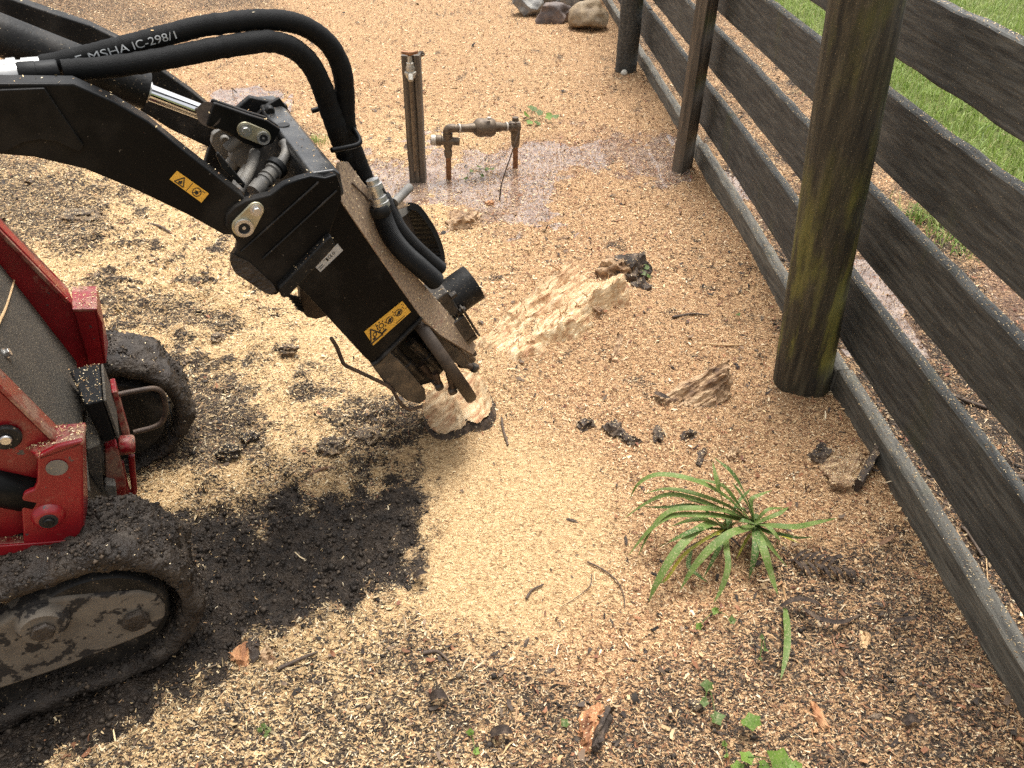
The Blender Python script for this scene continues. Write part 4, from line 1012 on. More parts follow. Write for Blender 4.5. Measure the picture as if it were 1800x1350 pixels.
d1.start(); c0 = W_ * .73; d1.ring(c0, .5, .40, .07); d1.bar(c0 - .25, .25, c0 + .25, .75, .08); d1.poly([(c0 - .05, .3), (c0 + .12, .28), (c0 + .2, .5), (c0 - .02, .62), (c0 - .2, .56)]); d1.bar(c0 + .30, .86, c0 + .62, .86, .05); d1.done()

# ================================================================== GRINDER
gr = thing('stump_grinder', mw(-.03, 0, .05), 'black stump grinder attachment cutting into the stump', 'stump grinder')
d0 = P_(600, 350, -.1); d1_ = P_(740, 555, -.1)
Bv = unit(d1_ - d0); Ev = np.cross(Bv, L_); Ev = Ev if Ev[2] > 0 else -Ev        # Bv down the boom, Ev out of the deck
def gb(b, e, wv): return d0 + L_ * (wv + .1) + Bv * b + Ev * e
gside = [(588, 332), (742, 557), (737, 566), (662, 637), (655, 641), (640, 627), (560, 540), (522, 500), (540, 470)]
house = plates(gside, -.10, .008).build('housing_plate', 'black_paint', gr, bevel=.003)
plates([(u, v) for u, v in gside], .09, .008).build('housing_plate', 'black_paint', gr, bevel=.003)
MB().prism([gb(-.02, .001, -.092), gb(.385, .001, -.092), gb(.385, .001, .09), gb(-.02, .001, .09)], -Ev * .008).build('housing_top', 'black_paint', gr, bevel=.002)
MB().prism([gb(.10, -.18, -.092), gb(.395, -.170, -.092), gb(.395, -.170, .09), gb(.10, -.18, .09)], Ev * .008).build('housing_floor', 'black_dirty', gr, bevel=.002)
# rounded lip along the mouth of the housing
MB().tube([P_(741, 558, -.102), P_(735, 566, -.102), P_(664, 636, -.102), P_(654, 641, -.102)], .006, 10).build('mouth_lip', 'black_dirty', gr, smooth=True)
MB().prism([P_(u, v, -.094) for u, v in ((590, 345), (584, 402), (576, 432), (545, 465), (560, 480), (590, 445), (600, 402), (602, 360))], L_ * .27).build('mounting_panel', 'black_paint', gr, bevel=.004)
# mounting plate that hooks on the hitch
MB().prism([P_(u, v, -.278) for u, v in ((489, 507), (496, 500), (574, 420), (582, 414), (591, 433), (585, 440), (508, 522), (497, 526))], L_ * .45).build('mounting_plate', 'black_dirty', gr, bevel=.005)
# sloping dusty deck beside the housing
Gv = unit(Ev * .80 + L_ * .60); gn = unit(np.cross(Bv, Gv)); gn = gn if gn @ (EYE - d0) > 0 else -gn
def dk(u, v, lift=0.0): return at_plane(u, v, d0, gn) + gn * lift
deck = MB().prism([dk(u, v) for u, v in ((592, 330), (597, 350), (642, 416), (700, 500), (742, 560), (775, 590), (812, 612), (832, 624), (837, 606), (808, 572), (776, 535), (745, 500), (712, 462), (688, 425), (690, 372), (720, 362), (700, 345), (668, 352), (640, 322), (612, 284), (598, 286))], -gn * .012).build('deck_plate', 'deck_dusty', gr, bevel=.002)
deck['label'] = 'red deck plate buried under stuck sawdust'
MB().tube([dk(618, 322, .002), dk(640, 345, .004), dk(646, 352, .003), dk(656, 345, .002), dk(662, 335, .002)], .0022, 8, smooth=4).build('wire_clip', 'rusty_steel', gr)
# hoses on the deck
def ribbed(ctrl, rpx, name, off):
    P = spline([dk(u, v, off) for u, v in ctrl], 26); m = len(P); R = []
    for i, p in enumerate(P): R.append(rpx / px_scale(p) * (1 + (.05 if i % 2 else -.03)))
    return MB().tube(P, R, 20).build(name, 'rubber', gr, smooth=True)
ribbed([(656, 368), (664, 392), (678, 420), (700, 446), (725, 468), (754, 494)], 16.5, 'ribbed_hose', .022)
ribbed([(662, 345), (676, 372), (692, 402), (716, 430), (742, 454), (764, 472)], 12, 'ribbed_hose', .020)
def on_deck_lathe(a, b, lift, rpx, prof, name, mat, n=24):
    p, q = dk(*a, lift), dk(*b, lift); r = rpx / px_scale(p)
    return MB().lathe(p, q, [(t, r * k) for t, k in prof], n).build(name, mat, gr, smooth=True)
on_deck_lathe((640, 316), (658, 366), .024, 13, [(0, .9), (.16, .9), (.17, 1.15), (.34, 1.15), (.35, .85), (.60, .85), (.61, 1.1), (.78, 1.1), (.79, 1.25), (.96, 1.25), (1, 1.0)], 'hose_fitting', 'steel_fitting', 12)
on_deck_lathe((652, 326), (668, 356), .020, 8, [(0, 1), (1, 1)], 'hose_fitting', 'black_dirty', 12)
on_deck_lathe((652, 362), (659, 378), .022, 18, [(0, .9), (.15, 1.0), (.9, 1.0), (1, .95)], 'hose_cuff', 'rubber')
# lever, bracket and chain guard behind the hoses
on_deck_lathe((676, 357), (704, 329), .030, 8, [(0, 1), (.94, 1), (1, .8)], 'lever', 'grey_dirty')
def dk2(u, v, lf=.0): return at_plane(u, v, d0 + L_ * .14, gn) + gn * lf
MB().prism([dk2(u, v) for u, v in ((684, 372), (700, 358), (716, 357), (728, 366), (712, 380), (696, 390))], -gn * .01).build('guard_bracket', 'grey_dirty', gr, bevel=.002)
MB().prism([dk2(u, v, -.012) for u, v in ((690, 386), (716, 372), (728, 382), (746, 440), (742, 456), (722, 440))], -gn * .008).build('guard_web', 'brown_steel', gr, bevel=.002)
# curved rubber guard: swept strip
gp = spline([dk2(u, v, .0) for u, v in ((716, 364), (728, 368), (742, 384), (757, 408), (768, 435), (772, 456), (768, 470))], 6); vs, fs = [], []
for i, p in enumerate(gp):
    T = unit(gp[min(i + 1, len(gp) - 1)] - gp[max(0, i - 1)]); S = unit(np.cross(T, gn)); j = .002 * (i % 2)
    for (a_, b_) in ((-.012, -.06), (.006 + j, -.06), (.006 + j, .012), (-.012, .012)): vs.append(p + S * a_ + gn * b_)
m = len(gp); fs = [(i * 4 + k, i * 4 + (k + 1) % 4, (i + 1) * 4 + (k + 1) % 4, (i + 1) * 4 + k) for i in range(m - 1) for k in range(4)] + [(3, 2, 1, 0), tuple((m - 1) * 4 + k for k in range(4))]
MB().add(vs, fs).build('rubber_guard', 'rubber', gr)
# motor: cap, body, bracket
ax0, ax1 = dk(792, 522, .035), None
ax1 = ax0 + Ev * .085
ma, mbx = P_(788, 527, .02), P_(828, 497, .02)
r = 34 / px_scale(ma)
wl = unit(mbx - ma)
MB().lathe(ma, ma + Ev * .088, [(0, r * .95), (.02, r), (.97, r), (.985, r * .94), (.985, r * .86), (.93, r * .84)], 36).build('motor_cap', 'black_dirty', gr, smooth=True)
MB().lathe(ma - Ev * .012, ma + Ev * .0, [(0, r * 1.12), (.5, r * 1.15), (1, r * 1.08)], 30).build('motor_flange', 'worn_steel', gr, smooth=True)
MB().box(ma - Ev * .040 - Bv * .070 - L_ * .060, Bv * .080, L_ * .09, Ev * .046).build('motor_body', 'worn_steel', gr, bevel=.006)
for (bb, ww) in ((-.05, -.05), (-.05, .03), (.01, -.05)):
    c = ma + Ev * .004 + Bv * bb + L_ * (ww - .01)
    MB().prism(ring_pts(c, Bv, L_, .0095, 6), Ev * .018).build('bolt', 'worn_steel', gr, bevel=.001)
# motor bracket: two rails and a cross plate, open slot between
k0 = ma - Ev * .016 + Bv * .018 - L_ * .012
for ww, hh_ in ((-.062, .036), (.030, .040)):
    MB().box(k0 + L_ * ww - Ev * .012, Bv * .085, L_ * .016, Ev * hh_).build('motor_bracket', 'worn_steel', gr, bevel=.003)
MB().box(k0 + L_ * -.062 + Bv * .072 - Ev * .014, Bv * .022, L_ * .108, Ev * .038).build('bracket_bridge', 'worn_steel', gr, bevel=.003)
MB().box(k0 + L_ * -.070 - Bv * .03 + Ev * .026, Bv * .115, L_ * .020, Ev * .006).build('bracket_strap', 'worn_steel', gr, bevel=.002)
# cutter wheel with teeth
wc = (P_(705, 580, 0) + P_(834, 662, 0)) * .5
wheel_c = wc - Bv * .03
R_w = np.linalg.norm(P_(834, 662, 0) - wheel_c)
wheel = MB().lathe(wheel_c - Ev * .016, wheel_c + Ev * .016, [(0, R_w - .006), (.25, R_w), (.75, R_w), (1, R_w - .006)], 48).build('cutter_wheel', 'brown_steel', gr, smooth=True)
MB().cyl(wheel_c, wheel_c + Ev * .07, .03, n=20).build('wheel_shaft', 'worn_steel', wheel, smooth=True)
def tooth(p, q, name='tooth'):
    p, q = np.asarray(p), np.asarray(q)
    MB().tube([p, q], [.0105, .0085], 10).build('tooth_holder', 'rusty_steel', wheel, smooth=True)
    d = unit(q - p); n_ = unit(np.cross(d, L_))
    MB().lathe(q - n_ * .012, q + n_ * .010, [(0, .011), (.2, .0135), (.8, .0135), (1, .011)], 16).build(name, 'worn_steel', wheel, smooth=True)
tooth(P_(789, 655, -.05), P_(796, 686, -.05)); tooth(P_(808, 640, -.02), P_(834, 646, -.02)); tooth(P_(770, 610, .04), P_(797, 612, .04)); tooth(P_(740, 640, -.02), P_(764, 668, -.02)); tooth(P_(800, 610, .09), P_(826, 630, .09)); tooth(P_(765, 655, -.06), P_(772, 678, -.06)); tooth(P_(780, 590, .0), P_(800, 596, .0))
MB().prism([P_(u, v, -.06) for u, v in ((742, 560), (760, 572), (812, 622), (826, 640), (814, 648), (782, 626), (724, 574))], L_ * .12).build('wheel_shroud', 'worn_steel', gr, bevel=.004)  # inner bulk added to darken the mouth between bar and deck
MB().prism([P_(u, v, .078) for u, v in ((740, 560), (800, 610), (792, 640), (760, 672), (700, 690), (662, 640))], L_ * .01).build('mouth_dark_sheet', 'black_dirty', gr, bevel=.002)  # dark back sheet added so the inside of the mouth reads dark
for (a_, b_, wv, rp) in (((752, 572), (822, 632), -.03, 9), ((764, 566), (836, 624), .03, 7), ((722, 600), (776, 650), .02, 10), ((690, 612), (742, 664), -.01, 9)):
    p, q = P_(*a_, wv), P_(*b_, wv); r_ = rp / px_scale(p)
    MB().lathe(p, q, [(0, r_), (.45, r_), (.47, r_ * 1.25), (.62, r_ * 1.25), (.64, r_ * .9), (.95, r_ * .9), (1, r_ * .5)], 12).build('guard_bar', 'worn_steel', gr, smooth=True)
# skids of the cutter mouth
MB().prism([P_(u, v, -.098) for u, v in ((652, 640), (682, 614), (724, 656), (748, 686), (750, 702), (738, 711), (718, 706), (678, 676))], L_ * .014).build('cutter_skid', 'worn_steel', gr, bevel=.004)
MB().prism([P_(u, v, .05) for u, v in ((742, 558), (760, 562), (838, 632), (832, 642), (815, 640), (780, 612))], L_ * .012).build('cutter_skid', 'worn_steel', gr, bevel=.003)
MB().prism([P_(u, v, .03) for u, v in ((735, 615), (750, 608), (766, 628), (772, 655), (760, 668), (748, 648))], L_ * .03).build('wheel_hub_guard', 'grey_dirty', gr, bevel=.004)
MB().tube([P_(u, v, -.105) for u, v in ((582, 594), (592, 610), (603, 638), (608, 643), (645, 660), (680, 677), (690, 685), (698, 700), (708, 714), (722, 720), (742, 714))], .0050, 10).build('guard_rod', 'rusty_steel', gr, smooth=True)
# flap low behind the housing
MB().prism([P_(u, v, .10) for u, v in ((526, 500), (546, 512), (575, 545), (576, 556), (556, 562), (540, 558), (530, 546))], L_ * .03).build('rear_guard', 'brown_steel', gr, bevel=.004)
for i in range(5):
    a_, b_ = P_(505 + 4.5 * i, 519 + 5.5 * i, .08), P_(526 + 1.8 * i, 524 + 5.5 * i, .08)
    MB().tube([a_, b_], .0045, 8).build('rubber_rib', 'rubber', gr, smooth=True)
# stickers on the housing
d2 = Decal([P_(656, 607, -.1008), P_(722, 548, -.1008), P_(707, 529, -.1008), P_(640, 583, -.1008)], nw, 'warning_sticker', 'sticker_yellow', house, 'long yellow warning sticker with cutter pictograms')
W_ = d2.asp
d2.start(); d2.bar(W_ * .27, .05, W_ * .27, .95, .04); d2.done('divider_line')
d2.start(); c0 = W_ * .135
for p0, p1 in (((c0 - .40, .16), (c0 + .40, .16)), ((c0 + .40, .16), (c0, .88)), ((c0, .88), (c0 - .40, .16))): d2.bar(*p0, *p1, .08)
d2.ring(c0 + .04, .46, .13, .05, 10); d2.poly([(c0 - .2, .22), (c0 + .02, .22), (c0 - .02, .36), (c0 - .2, .34)]); d2.done()
for fx_, inner in ((.36, 0), (.56, 1), (.80, 2)):
    d2.start(); c0 = W_ * fx_; cb = .62 if inner == 0 else .55
    d2.ring(c0, cb, .16 if inner == 0 else .22, .05, 14)
    if inner == 0:
        for k in range(8): d2.disc(c0 + .25 * math.cos(k * math.pi / 4), cb + .25 * math.sin(k * math.pi / 4), .045, 6)
        d2.poly([(c0 - .2, .16), (c0 + .14, .18), (c0 + .1, .30), (c0 - .16, .27)])
    else:
        d2.poly([(c0 - .16, .48), (c0 + .02, .40), (c0 + .17, .56), (c0 + .02, .66)])
        for k in range(5): d2.disc(c0 + .36 + .07 * math.cos(k * 1.9), .45 + .10 * k, .035, 6)
    d2.done()
d2.start(); d2.bar(W_ * .62, .10, W_ * .86, .10, .04); d2.done('print_line')
d3 = Decal([P_(563, 478, -.1008), P_(603, 440, -.1008), P_(593, 428, -.1008), P_(553, 468, -.1008)], nw, 'data_label', 'label_silver', house, 'small silver data label')
W_ = d3.asp
for a0, b0, a1, b1, w_ in ((.15, .30, W_ * .26, .30, .06), (.15, .52, W_ * .22, .52, .06), (W_ * .30, .72, W_ * .38, .72, .05)):
    d3.start(); d3.bar(a0, b0, a1, b1, w_); d3.done('print_line')
d3.start(); d3.poly([(W_ * .40, .35), (W_ * .46, .35), (W_ * .46, .75), (W_ * .40, .75)]); d3.done('print_block')
for c0 in (W_ * .54, W_ * .62):
    d3.start()
    for i in range(8):
        a0, a1 = math.pi * (.4 + 1.2 * i / 8), math.pi * (.4 + 1.2 * (i + 1) / 8)
        d3.poly([(c0 + .17 * math.cos(a0), .55 + .2 * math.sin(a0)), (c0 + .17 * math.cos(a1), .55 + .2 * math.sin(a1)), (c0 + .10 * math.cos(a1), .55 + .13 * math.sin(a1)), (c0 + .10 * math.cos(a0), .55 + .13 * math.sin(a0))])
    if c0 > W_ * .6: d3.bar(c0 - .12, .55, c0 + .02, .55, .06)
    d3.done('letter')
d3.start(); d3.ring(W_ * .72, .55, .17, .06, 10); d3.done('symbol')

# ================================================================== STUMP
def stump():
    root = thing('tree_stump', A(.05, 2.15, 0), 'half ground pale tree stump with dark bark edge under the cutter', 'tree stump')
    st = .0048
    # near scooped end: concave grooves cut by the wheel, rimmed by bark
    def sheet(fn_, x0, x1, y0, y1, name, mat):
        xs, ys = np.arange(x0, x1, st), np.arange(y0, y1, st); X, Y = np.meshgrid(xs, ys)
        Zs, keep = fn_(X, Y); ii = np.arange(X.size).reshape(X.shape)
        fs = [(ii[j, i], ii[j, i + 1], ii[j + 1, i + 1], ii[j + 1, i]) for j in range(X.shape[0] - 1) for i in range(X.shape[1] - 1)
              if keep[j, i] and keep[j + 1, i] and keep[j, i + 1] and keep[j + 1, i + 1]]
        used = sorted({k for f in fs for k in f}); mp = {k: q for q, k in enumerate(used)}
        V = np.stack([X, Y, Zs], -1).reshape(-1, 3)[used]
        o = MB().add(V, [tuple(mp[k] for k in f) for f in fs]).build(name, mat, root, smooth=False)
        o.data.shade_smooth(); set_sharp(o.data, 34); return o
    # local axes of the near end: origin at its lower left
    nA = at_z(783, 745, .03)[:2]
    SC = ((0, .045, .064, .085), (.076, .088, .054, .088))
    def gdist(X, Y):
        dx, dy = X - nA[0], Y - nA[1]; n1 = fbm(X, Y, 26, 4, 61)
        return dx, dy, n1, [np.sqrt(((dx - a_ + .15 * (dy - b_)) / r1) ** 2 + ((dy - b_) / r2) ** 2) + .10 * n1 for a_, b_, r1, r2 in SC]
    def near(X, Y):
        dx, dy, n1, g = gdist(X, Y); n2 = fbm(X, Y, 90, 3, 62)
        top = .024 + .22 * (dy + .05) + .06 * dx                                  # slanting cut face rising away
        sc = np.minimum.reduce([-d_ * (1 - q ** 2) for q, d_ in zip(g, (.020, .026))])
        fib = fbm(dx * 130 + dy * 18, dy * 14, 1.0, 3, 65)
        Zs = top + np.clip(sc, -.06, .010) + .008 * n1 + .004 * n2 + .006 * fib
        return Zs, np.minimum.reduce(g) < 1.14
    sheet(near, nA[0] - .12, nA[0] + .26, nA[1] - .09, nA[1] + .34, 'cut_face', 'stump_wood')
    def rim(X, Y):
        dx, dy, n1, g = gdist(X, Y); n2 = fbm(X, Y, 75, 4, 64); g = np.minimum.reduce(g)
        top = .024 + .22 * (dy + .05) + .06 * dx
        Zs = top - .006 - .20 * np.maximum(g - 1.10, 0) - .30 * np.maximum(.98 - g, 0) + .014 * n1 + .020 * np.abs(n2) - .35 * np.maximum(dy - .75 * dx - .06, 0)
        return Zs, (g > .80) & (g < 1.75)
    sheet(rim, nA[0] - .16, nA[0] + .30, nA[1] - .14, nA[1] + .36, 'bark', 'bark')
    # far ridge: shredded pale wood, scalloped by passes of the wheel, stepping up towards the right
    pA, pB = at_z(880, 610, .04)[:2], at_z(1046, 486, .10)[:2]
    ax = unit(pB - pA); ay = np.array([-ax[1], ax[0]]); Ln = np.linalg.norm(pB - pA)
    sr = np.random.default_rng(4); cells = [(Ln * (i + .5) / 6 + sr.normal(0, .012), sr.normal(0, .03)) for i in range(6)]
    rot_ = math.atan2(ax[1], ax[0])
    def ridge(X, Y):
        t = (X - pA[0]) * ax[0] + (Y - pA[1]) * ax[1]; q = (X - pA[0]) * ay[0] + (Y - pA[1]) * ay[1]
        n1 = fbm(X, Y, 13, 4, 71); n2 = fbm(X, Y, 55, 4, 72)
        q = q + .02 * n1; wd = .082 + .040 * n1 + .045 * (t / Ln)
        k_ = np.abs(q) / wd
        hol = np.where(k_ < 1, .35 + .65 * k_ ** 1.6 + .22 * (q < 0) * k_, 1.0 - 2.6 * (k_ - 1) + .22 * (q < 0))            # hollow between two torn rims
        hol = hol - 2.2 * np.maximum(-t / .10, 0) - 2.2 * np.maximum((t - Ln) / .08, 0)
        tt = t / Ln * 3.4 + .9 * n1 + 1.2 * q; stp = (np.floor(tt) + sstep(.0, .22, tt - np.floor(tt))) / 3.4               # three torn steps
        lev = .022 + .062 * np.clip(stp, -.1, 1.1)
        fib = fbm(q * 95, t * 7, 1.0, 3, 75); fib2 = fbm(q * 260, t * 16, 1.0, 2, 76)
        Zs = ground_h(X, Y) * .92 - .011 + lev * hol + .006 * n2 + .013 * fib + .006 * fib2
        return Zs, (Zs > ground_h(X, Y) - .03)
    lo, hi = np.minimum(pA, pB) - .2, np.maximum(pA, pB) + .2
    sheet(ridge, lo[0], hi[0], lo[1], hi[1], 'shredded_wood', 'stump_wood')
    # torn splinters standing along the crest and the scoop edges
    mbs = MB()
    for i in range(260):
        t_, q_ = sr.random() * Ln, sr.choice([-1, 1]) * abs(sr.normal(.09, .04)); c_ = np.array([*(pA + ax * t_ + ay * q_), 0]); z_ = float(ridge(np.array([c_[0]]), np.array([c_[1]]))[0][0]); c_[2] = z_ - .004
        d_ = unit(A(*(ax * sr.normal(.7, .7) + ay * sr.normal(0, .35)), sr.uniform(.02, .7))); ln = sr.uniform(.015, .06); sd_ = unit(np.cross(d_, A(sr.normal(), sr.normal(), .3))) * sr.uniform(.0015, .005)
        up_ = unit(np.cross(d_, sd_)) * .0012
        mbs.add([c_ - sd_, c_ + sd_, c_ + up_, c_ + d_ * ln], [(0, 1, 3), (1, 2, 3), (2, 0, 3), (0, 2, 1)])
    so_ = mbs.build('splinters', 'stump_wood', root); so_['kind'] = 'stuff'
    p = at_z(1108, 492, .03); rough_blob(p + A(.01, .03, .0), (.115, .08, .080), 5, .5, 2.6, 4, facet=7).build('bark', 'bark', root, smooth=True)
    p = at_z(1085, 478, .07); rough_blob(p + A(0, .02, -.01), (.07, .05, .055), 15, .5, 2.6, 4, facet=6).build('bark', 'chunk_wood', root, smooth=True)
    p = at_z(1128, 512, .02); rough_blob(p, (.05, .045, .045), 16, .5, 2.4, 3, facet=4).build('bark', 'bark', root, smooth=True)
    return root
stump()

# ================================================================== TAP AND PIPES
ty = 3.62
tb, tt = at_y(735, 320, ty), at_y(722, 95, ty)
tap = thing('tap_post', tb, 'weathered wooden post carrying a garden tap, standing in the puddle', 'tap post')
wpx = lambda d, p: d / px_scale(p)
upv = unit(tt - tb); hw = 16.5 / px_scale(tt); hwb = 14 / px_scale(tb)
vs = []
for i in range(25):
    q = i / 24; c = tb - upv * .06 + (tt - tb + upv * .06) * q; h_ = hwb * .98 + (hw - hwb) * q
    for (sx, sy) in ((-1, -.5), (-.35, -.55), (.2, -.42), (.32, -.30), (.45, -.5), (1, -.45), (1.05, .5), (-1, .5)):
        j = .04 * mnoise.noise(Vector((sx * 3, sy * 3, i * .3)))
        vs.append(c + A((sx + j) * h_, (sy + j) * h_ * 1.4, 0))
tp_ = MB().add(vs, [(i * 8 + k, i * 8 + (k + 1) % 8, (i + 1) * 8 + (k + 1) % 8, (i + 1) * 8 + k) for i in range(24) for k in range(8)] + [tuple(range(8)), tuple(192 + k for k in range(8))]).build('post', 'tap_timber', tap)
fy = ty - .045
MB().tube([at_y(722, 140, fy), at_y(725, 190, fy), at_y(731, 300, fy)], .009, 10).build('riser_pipe', 'pipe_metal', tap, smooth=True)
v0, v1 = at_y(722, 142, fy - .01), at_y(720, 98, fy - .01)
tapb = MB().lathe(v0, v1, [(0, .012), (.10, .014), (.14, .020), (.24, .022), (.26, .026), (.36, .026), (.38, .017), (.52, .020), (.62, .016), (.72, .016), (.74, .011), (1, .009)], 18).build('tap', 'tap_metal', tap, smooth=True)
hc = at_y(720, 94, fy - .01)
hd = MB().tube([hc - A(.036, 0, -.006), hc - A(.015, 0, -.002), hc, hc + A(.015, 0, .002), hc + A(.036, 0, .006)], [.007, .008, .012, .008, .007], 10).build('tap_handle', 'copper', tapb, smooth=True)
MB().tube([at_y(722, 132, fy - .02), at_y(722, 134, fy - .06), at_y(722, 141, fy - .068)], .011, 12).build('spout', 'tap_metal', tapb, smooth=True)

py = 3.64
vp = thing('water_pipe', at_y(789, 318, py), 'corroded water pipe with a valve body between two upright risers', 'water pipe')
def pp(u, v, y=py): return at_y(u, v, y)
py2 = 3.78
MB().cyl(pp(789, 322), pp(788, 262), .0135, n=14).build('riser', 'copper', vp, smooth=True)
MB().lathe(pp(788, 276), pp(787, 234), [(0, .017), (.08, .020), (.28, .020), (.30, .017), (.40, .017), (.42, .021), (1, .024)], 16).build('riser_fitting', 'pipe_metal', vp, smooth=True)
cross = MB().lathe(pp(762, 246), pp(808, 249), [(0, .020), (.06, .022), (.12, .026), (.30, .026), (.32, .020), (.45, .023), (.60, .024), (.75, .019), (.95, .019), (1, .016)], 16).build('tee', 'pipe_metal', vp, smooth=True)
MB().lathe(pp(757, 246), pp(770, 247), [(0, .018), (.1, .025), (.9, .025), (1, .021)], 16).build('pale_cap', 'pipe_pale', vp, smooth=True)
MB().tube([pp(787, 246), pp(786, 232), pp(790, 226), pp(800, 225)], [.020, .021, .021, .019], 14, smooth=4).build('elbow', 'pipe_metal', vp, smooth=True)
MB().lathe(pp(783, 234), pp(791, 234) , [(0, .004), (1, .004)], 8).build('seal_tape', 'pipe_pale', vp)
va_, vb_ = pp(798, 226), pp(912, 222, py2)
MB().lathe(va_, vb_, [(0, .018), (.04, .018), (.05, .014), (.09, .014), (.10, .019), (.20, .019), (.22, .021), (.30, .023), (.31, .031), (.33, .035), (.36, .043), (.42, .045), (.48, .042), (.50, .045), (.55, .045), (.60, .040), (.62, .025), (.72, .022), (.74, .018), (.84, .018), (.86, .026), (1, .027)], 22).build('valve_body', 'pipe_metal', vp, smooth=True)
ws = va_ + (vb_ - va_) * .47
MB().box(ws + A(.012, -.03, .047), A(.018, 0, 0), A(0, .02, 0), A(0, 0, .010)).build('valve_tag', 'pipe_pale', vp, bevel=.002)
for q in (.075, .80):
    c = va_ + (vb_ - va_) * q; d = unit(vb_ - va_)
    MB().cyl(c - d * .004, c + d * .004, .0225, n=16).build('seal_tape', 'pipe_pale', vp, smooth=True)
MB().cyl(pp(906, 296, py2), pp(906, 240, py2), .0135, n=14).build('riser', 'copper', vp, smooth=True)
MB().lathe(pp(906, 258, py2), pp(906, 206, py2), [(0, .017), (.1, .021), (.5, .024), (.85, .024), (.88, .017), (1, .015)], 16).build('riser_fitting', 'pipe_metal', vp, smooth=True)
MB().cyl(pp(880, 214, py2) - A(0, .03, 0), pp(914, 213, py2) - A(0, .03, 0), .004, n=8).build('valve_lever', 'rusty_steel', vp, smooth=True)

# ================================================================== STONES
def stone(name, u, v, radii, mat, seed, label, zc=None, rot=0.0, amp=.22, facet=6, cat='rock', group=None, sub=4):
    p = on_ground(u, v); z = p[2] + (radii[2] * .45 if zc is None else zc); c = A(p[0], p[1] + radii[1] * .6, z)
    o = rough_blob(c, radii, seed, amp, 1.1, sub, rot=rot, facet=facet).build(name, mat, None, smooth=True, loc=(c[0], c[1], p[2]))
    return tag(o, label, cat, group)
stone('rock', 930, 28, (.15, .12, .12), 'rock_grey', 3, 'pale grey rock at the left end of the rock pile', rot=.4)
stone('rock', 972, 42, (.18, .11, .10), 'rock_brown', 8, 'dark reddish brown rock low in the middle of the rock pile', rot=-.1)
stone('rock', 1036, 53, (.15, .13, .14), 'rock_tan', 12, 'tan brown rock leaning on the fence post end of the rock pile', rot=.3)
stone('rock', 1010, 20, (.19, .14, .20), 'rock_grey', 21, 'large blue-grey rock at the back of the rock pile', rot=.9)
stone('rock', 960, 12, (.12, .10, .13), 'rock_grey', 25, 'small grey rock wedged behind the dark brown rock', rot=.2)
stone('pebble', 984, 26, (.055, .05, .045), 'pale_stone', 31, 'round white stone resting on the rock pile', zc=.19, facet=0, amp=.1)
stone('pebble', 1097, 132, (.022, .02, .022), 'pale_stone', 32, 'tiny white pebble at the foot of the far round post', facet=0, amp=.15, sub=2)

# ================================================================== WOOD CHUNKS, CLODS, BARK
def rugged(mb, name, mat, label, cat, base, sub=4, amp=.006, freq=30, seed=0, stretch=(1, 1, 1), group=None, fibre=None):
    o = mb.build(name, mat, None, loc=base)
    bm = bmesh.new(); bm.from_mesh(o.data); bmesh.ops.triangulate(bm, faces=bm.faces)
    bmesh.ops.subdivide_edges(bm, edges=bm.edges, cuts=sub, use_grid_fill=True)
    bm.normal_update()
    for v in bm.verts:
        q = Vector((v.co.x * stretch[0], v.co.y * stretch[1], v.co.z * stretch[2])) * freq + Vector((seed, 0, 0))
        v.co += v.normal * amp * mnoise.fractal(q, 1.0, 2.0, 4)
        if fibre is not None:
            f_ = Vector(fibre); r_ = v.co - f_ * (v.co.dot(f_) * .93)
            v.co += v.normal * .012 * mnoise.noise(r_ * 95) + v.normal * .007 * mnoise.noise(r_ * 210)
    bm.to_mesh(o.data); bm.free(); o.data.shade_smooth(); set_sharp(o.data, 38)
    return tag(o, label, cat, group)
# big broken wedge near the thick post
gA, gB, gC, gD = on_ground(1163, 708, -.01), on_ground(1248, 722, -.02), on_ground(1284, 700, -.02), on_ground(1215, 668, -.02)
apx = at_y(1284, 628, gC[1] + .04); ap2 = at_y(1268, 640, gC[1] + .06); ap3 = at_y(1218, 668, gA[1] + .05)
mb = MB().add([gA, gB, gC, gD, apx, ap2, ap3, gA + A(.0, .02, .02)], [(0, 1, 6), (1, 4, 6), (1, 2, 4), (2, 5, 4), (4, 5, 6), (2, 3, 5), (3, 6, 5), (3, 7, 6), (0, 6, 7), (0, 7, 3), (0, 3, 2, 1)])
rugged(mb, 'wood_chunk', 'chunk_wood', 'large jagged broken stump wedge near the thick round post', 'wood chunk', gA, 26, .009, 22, 3, (.45, 1.3, .5), fibre=tuple(unit(apx - gA)))
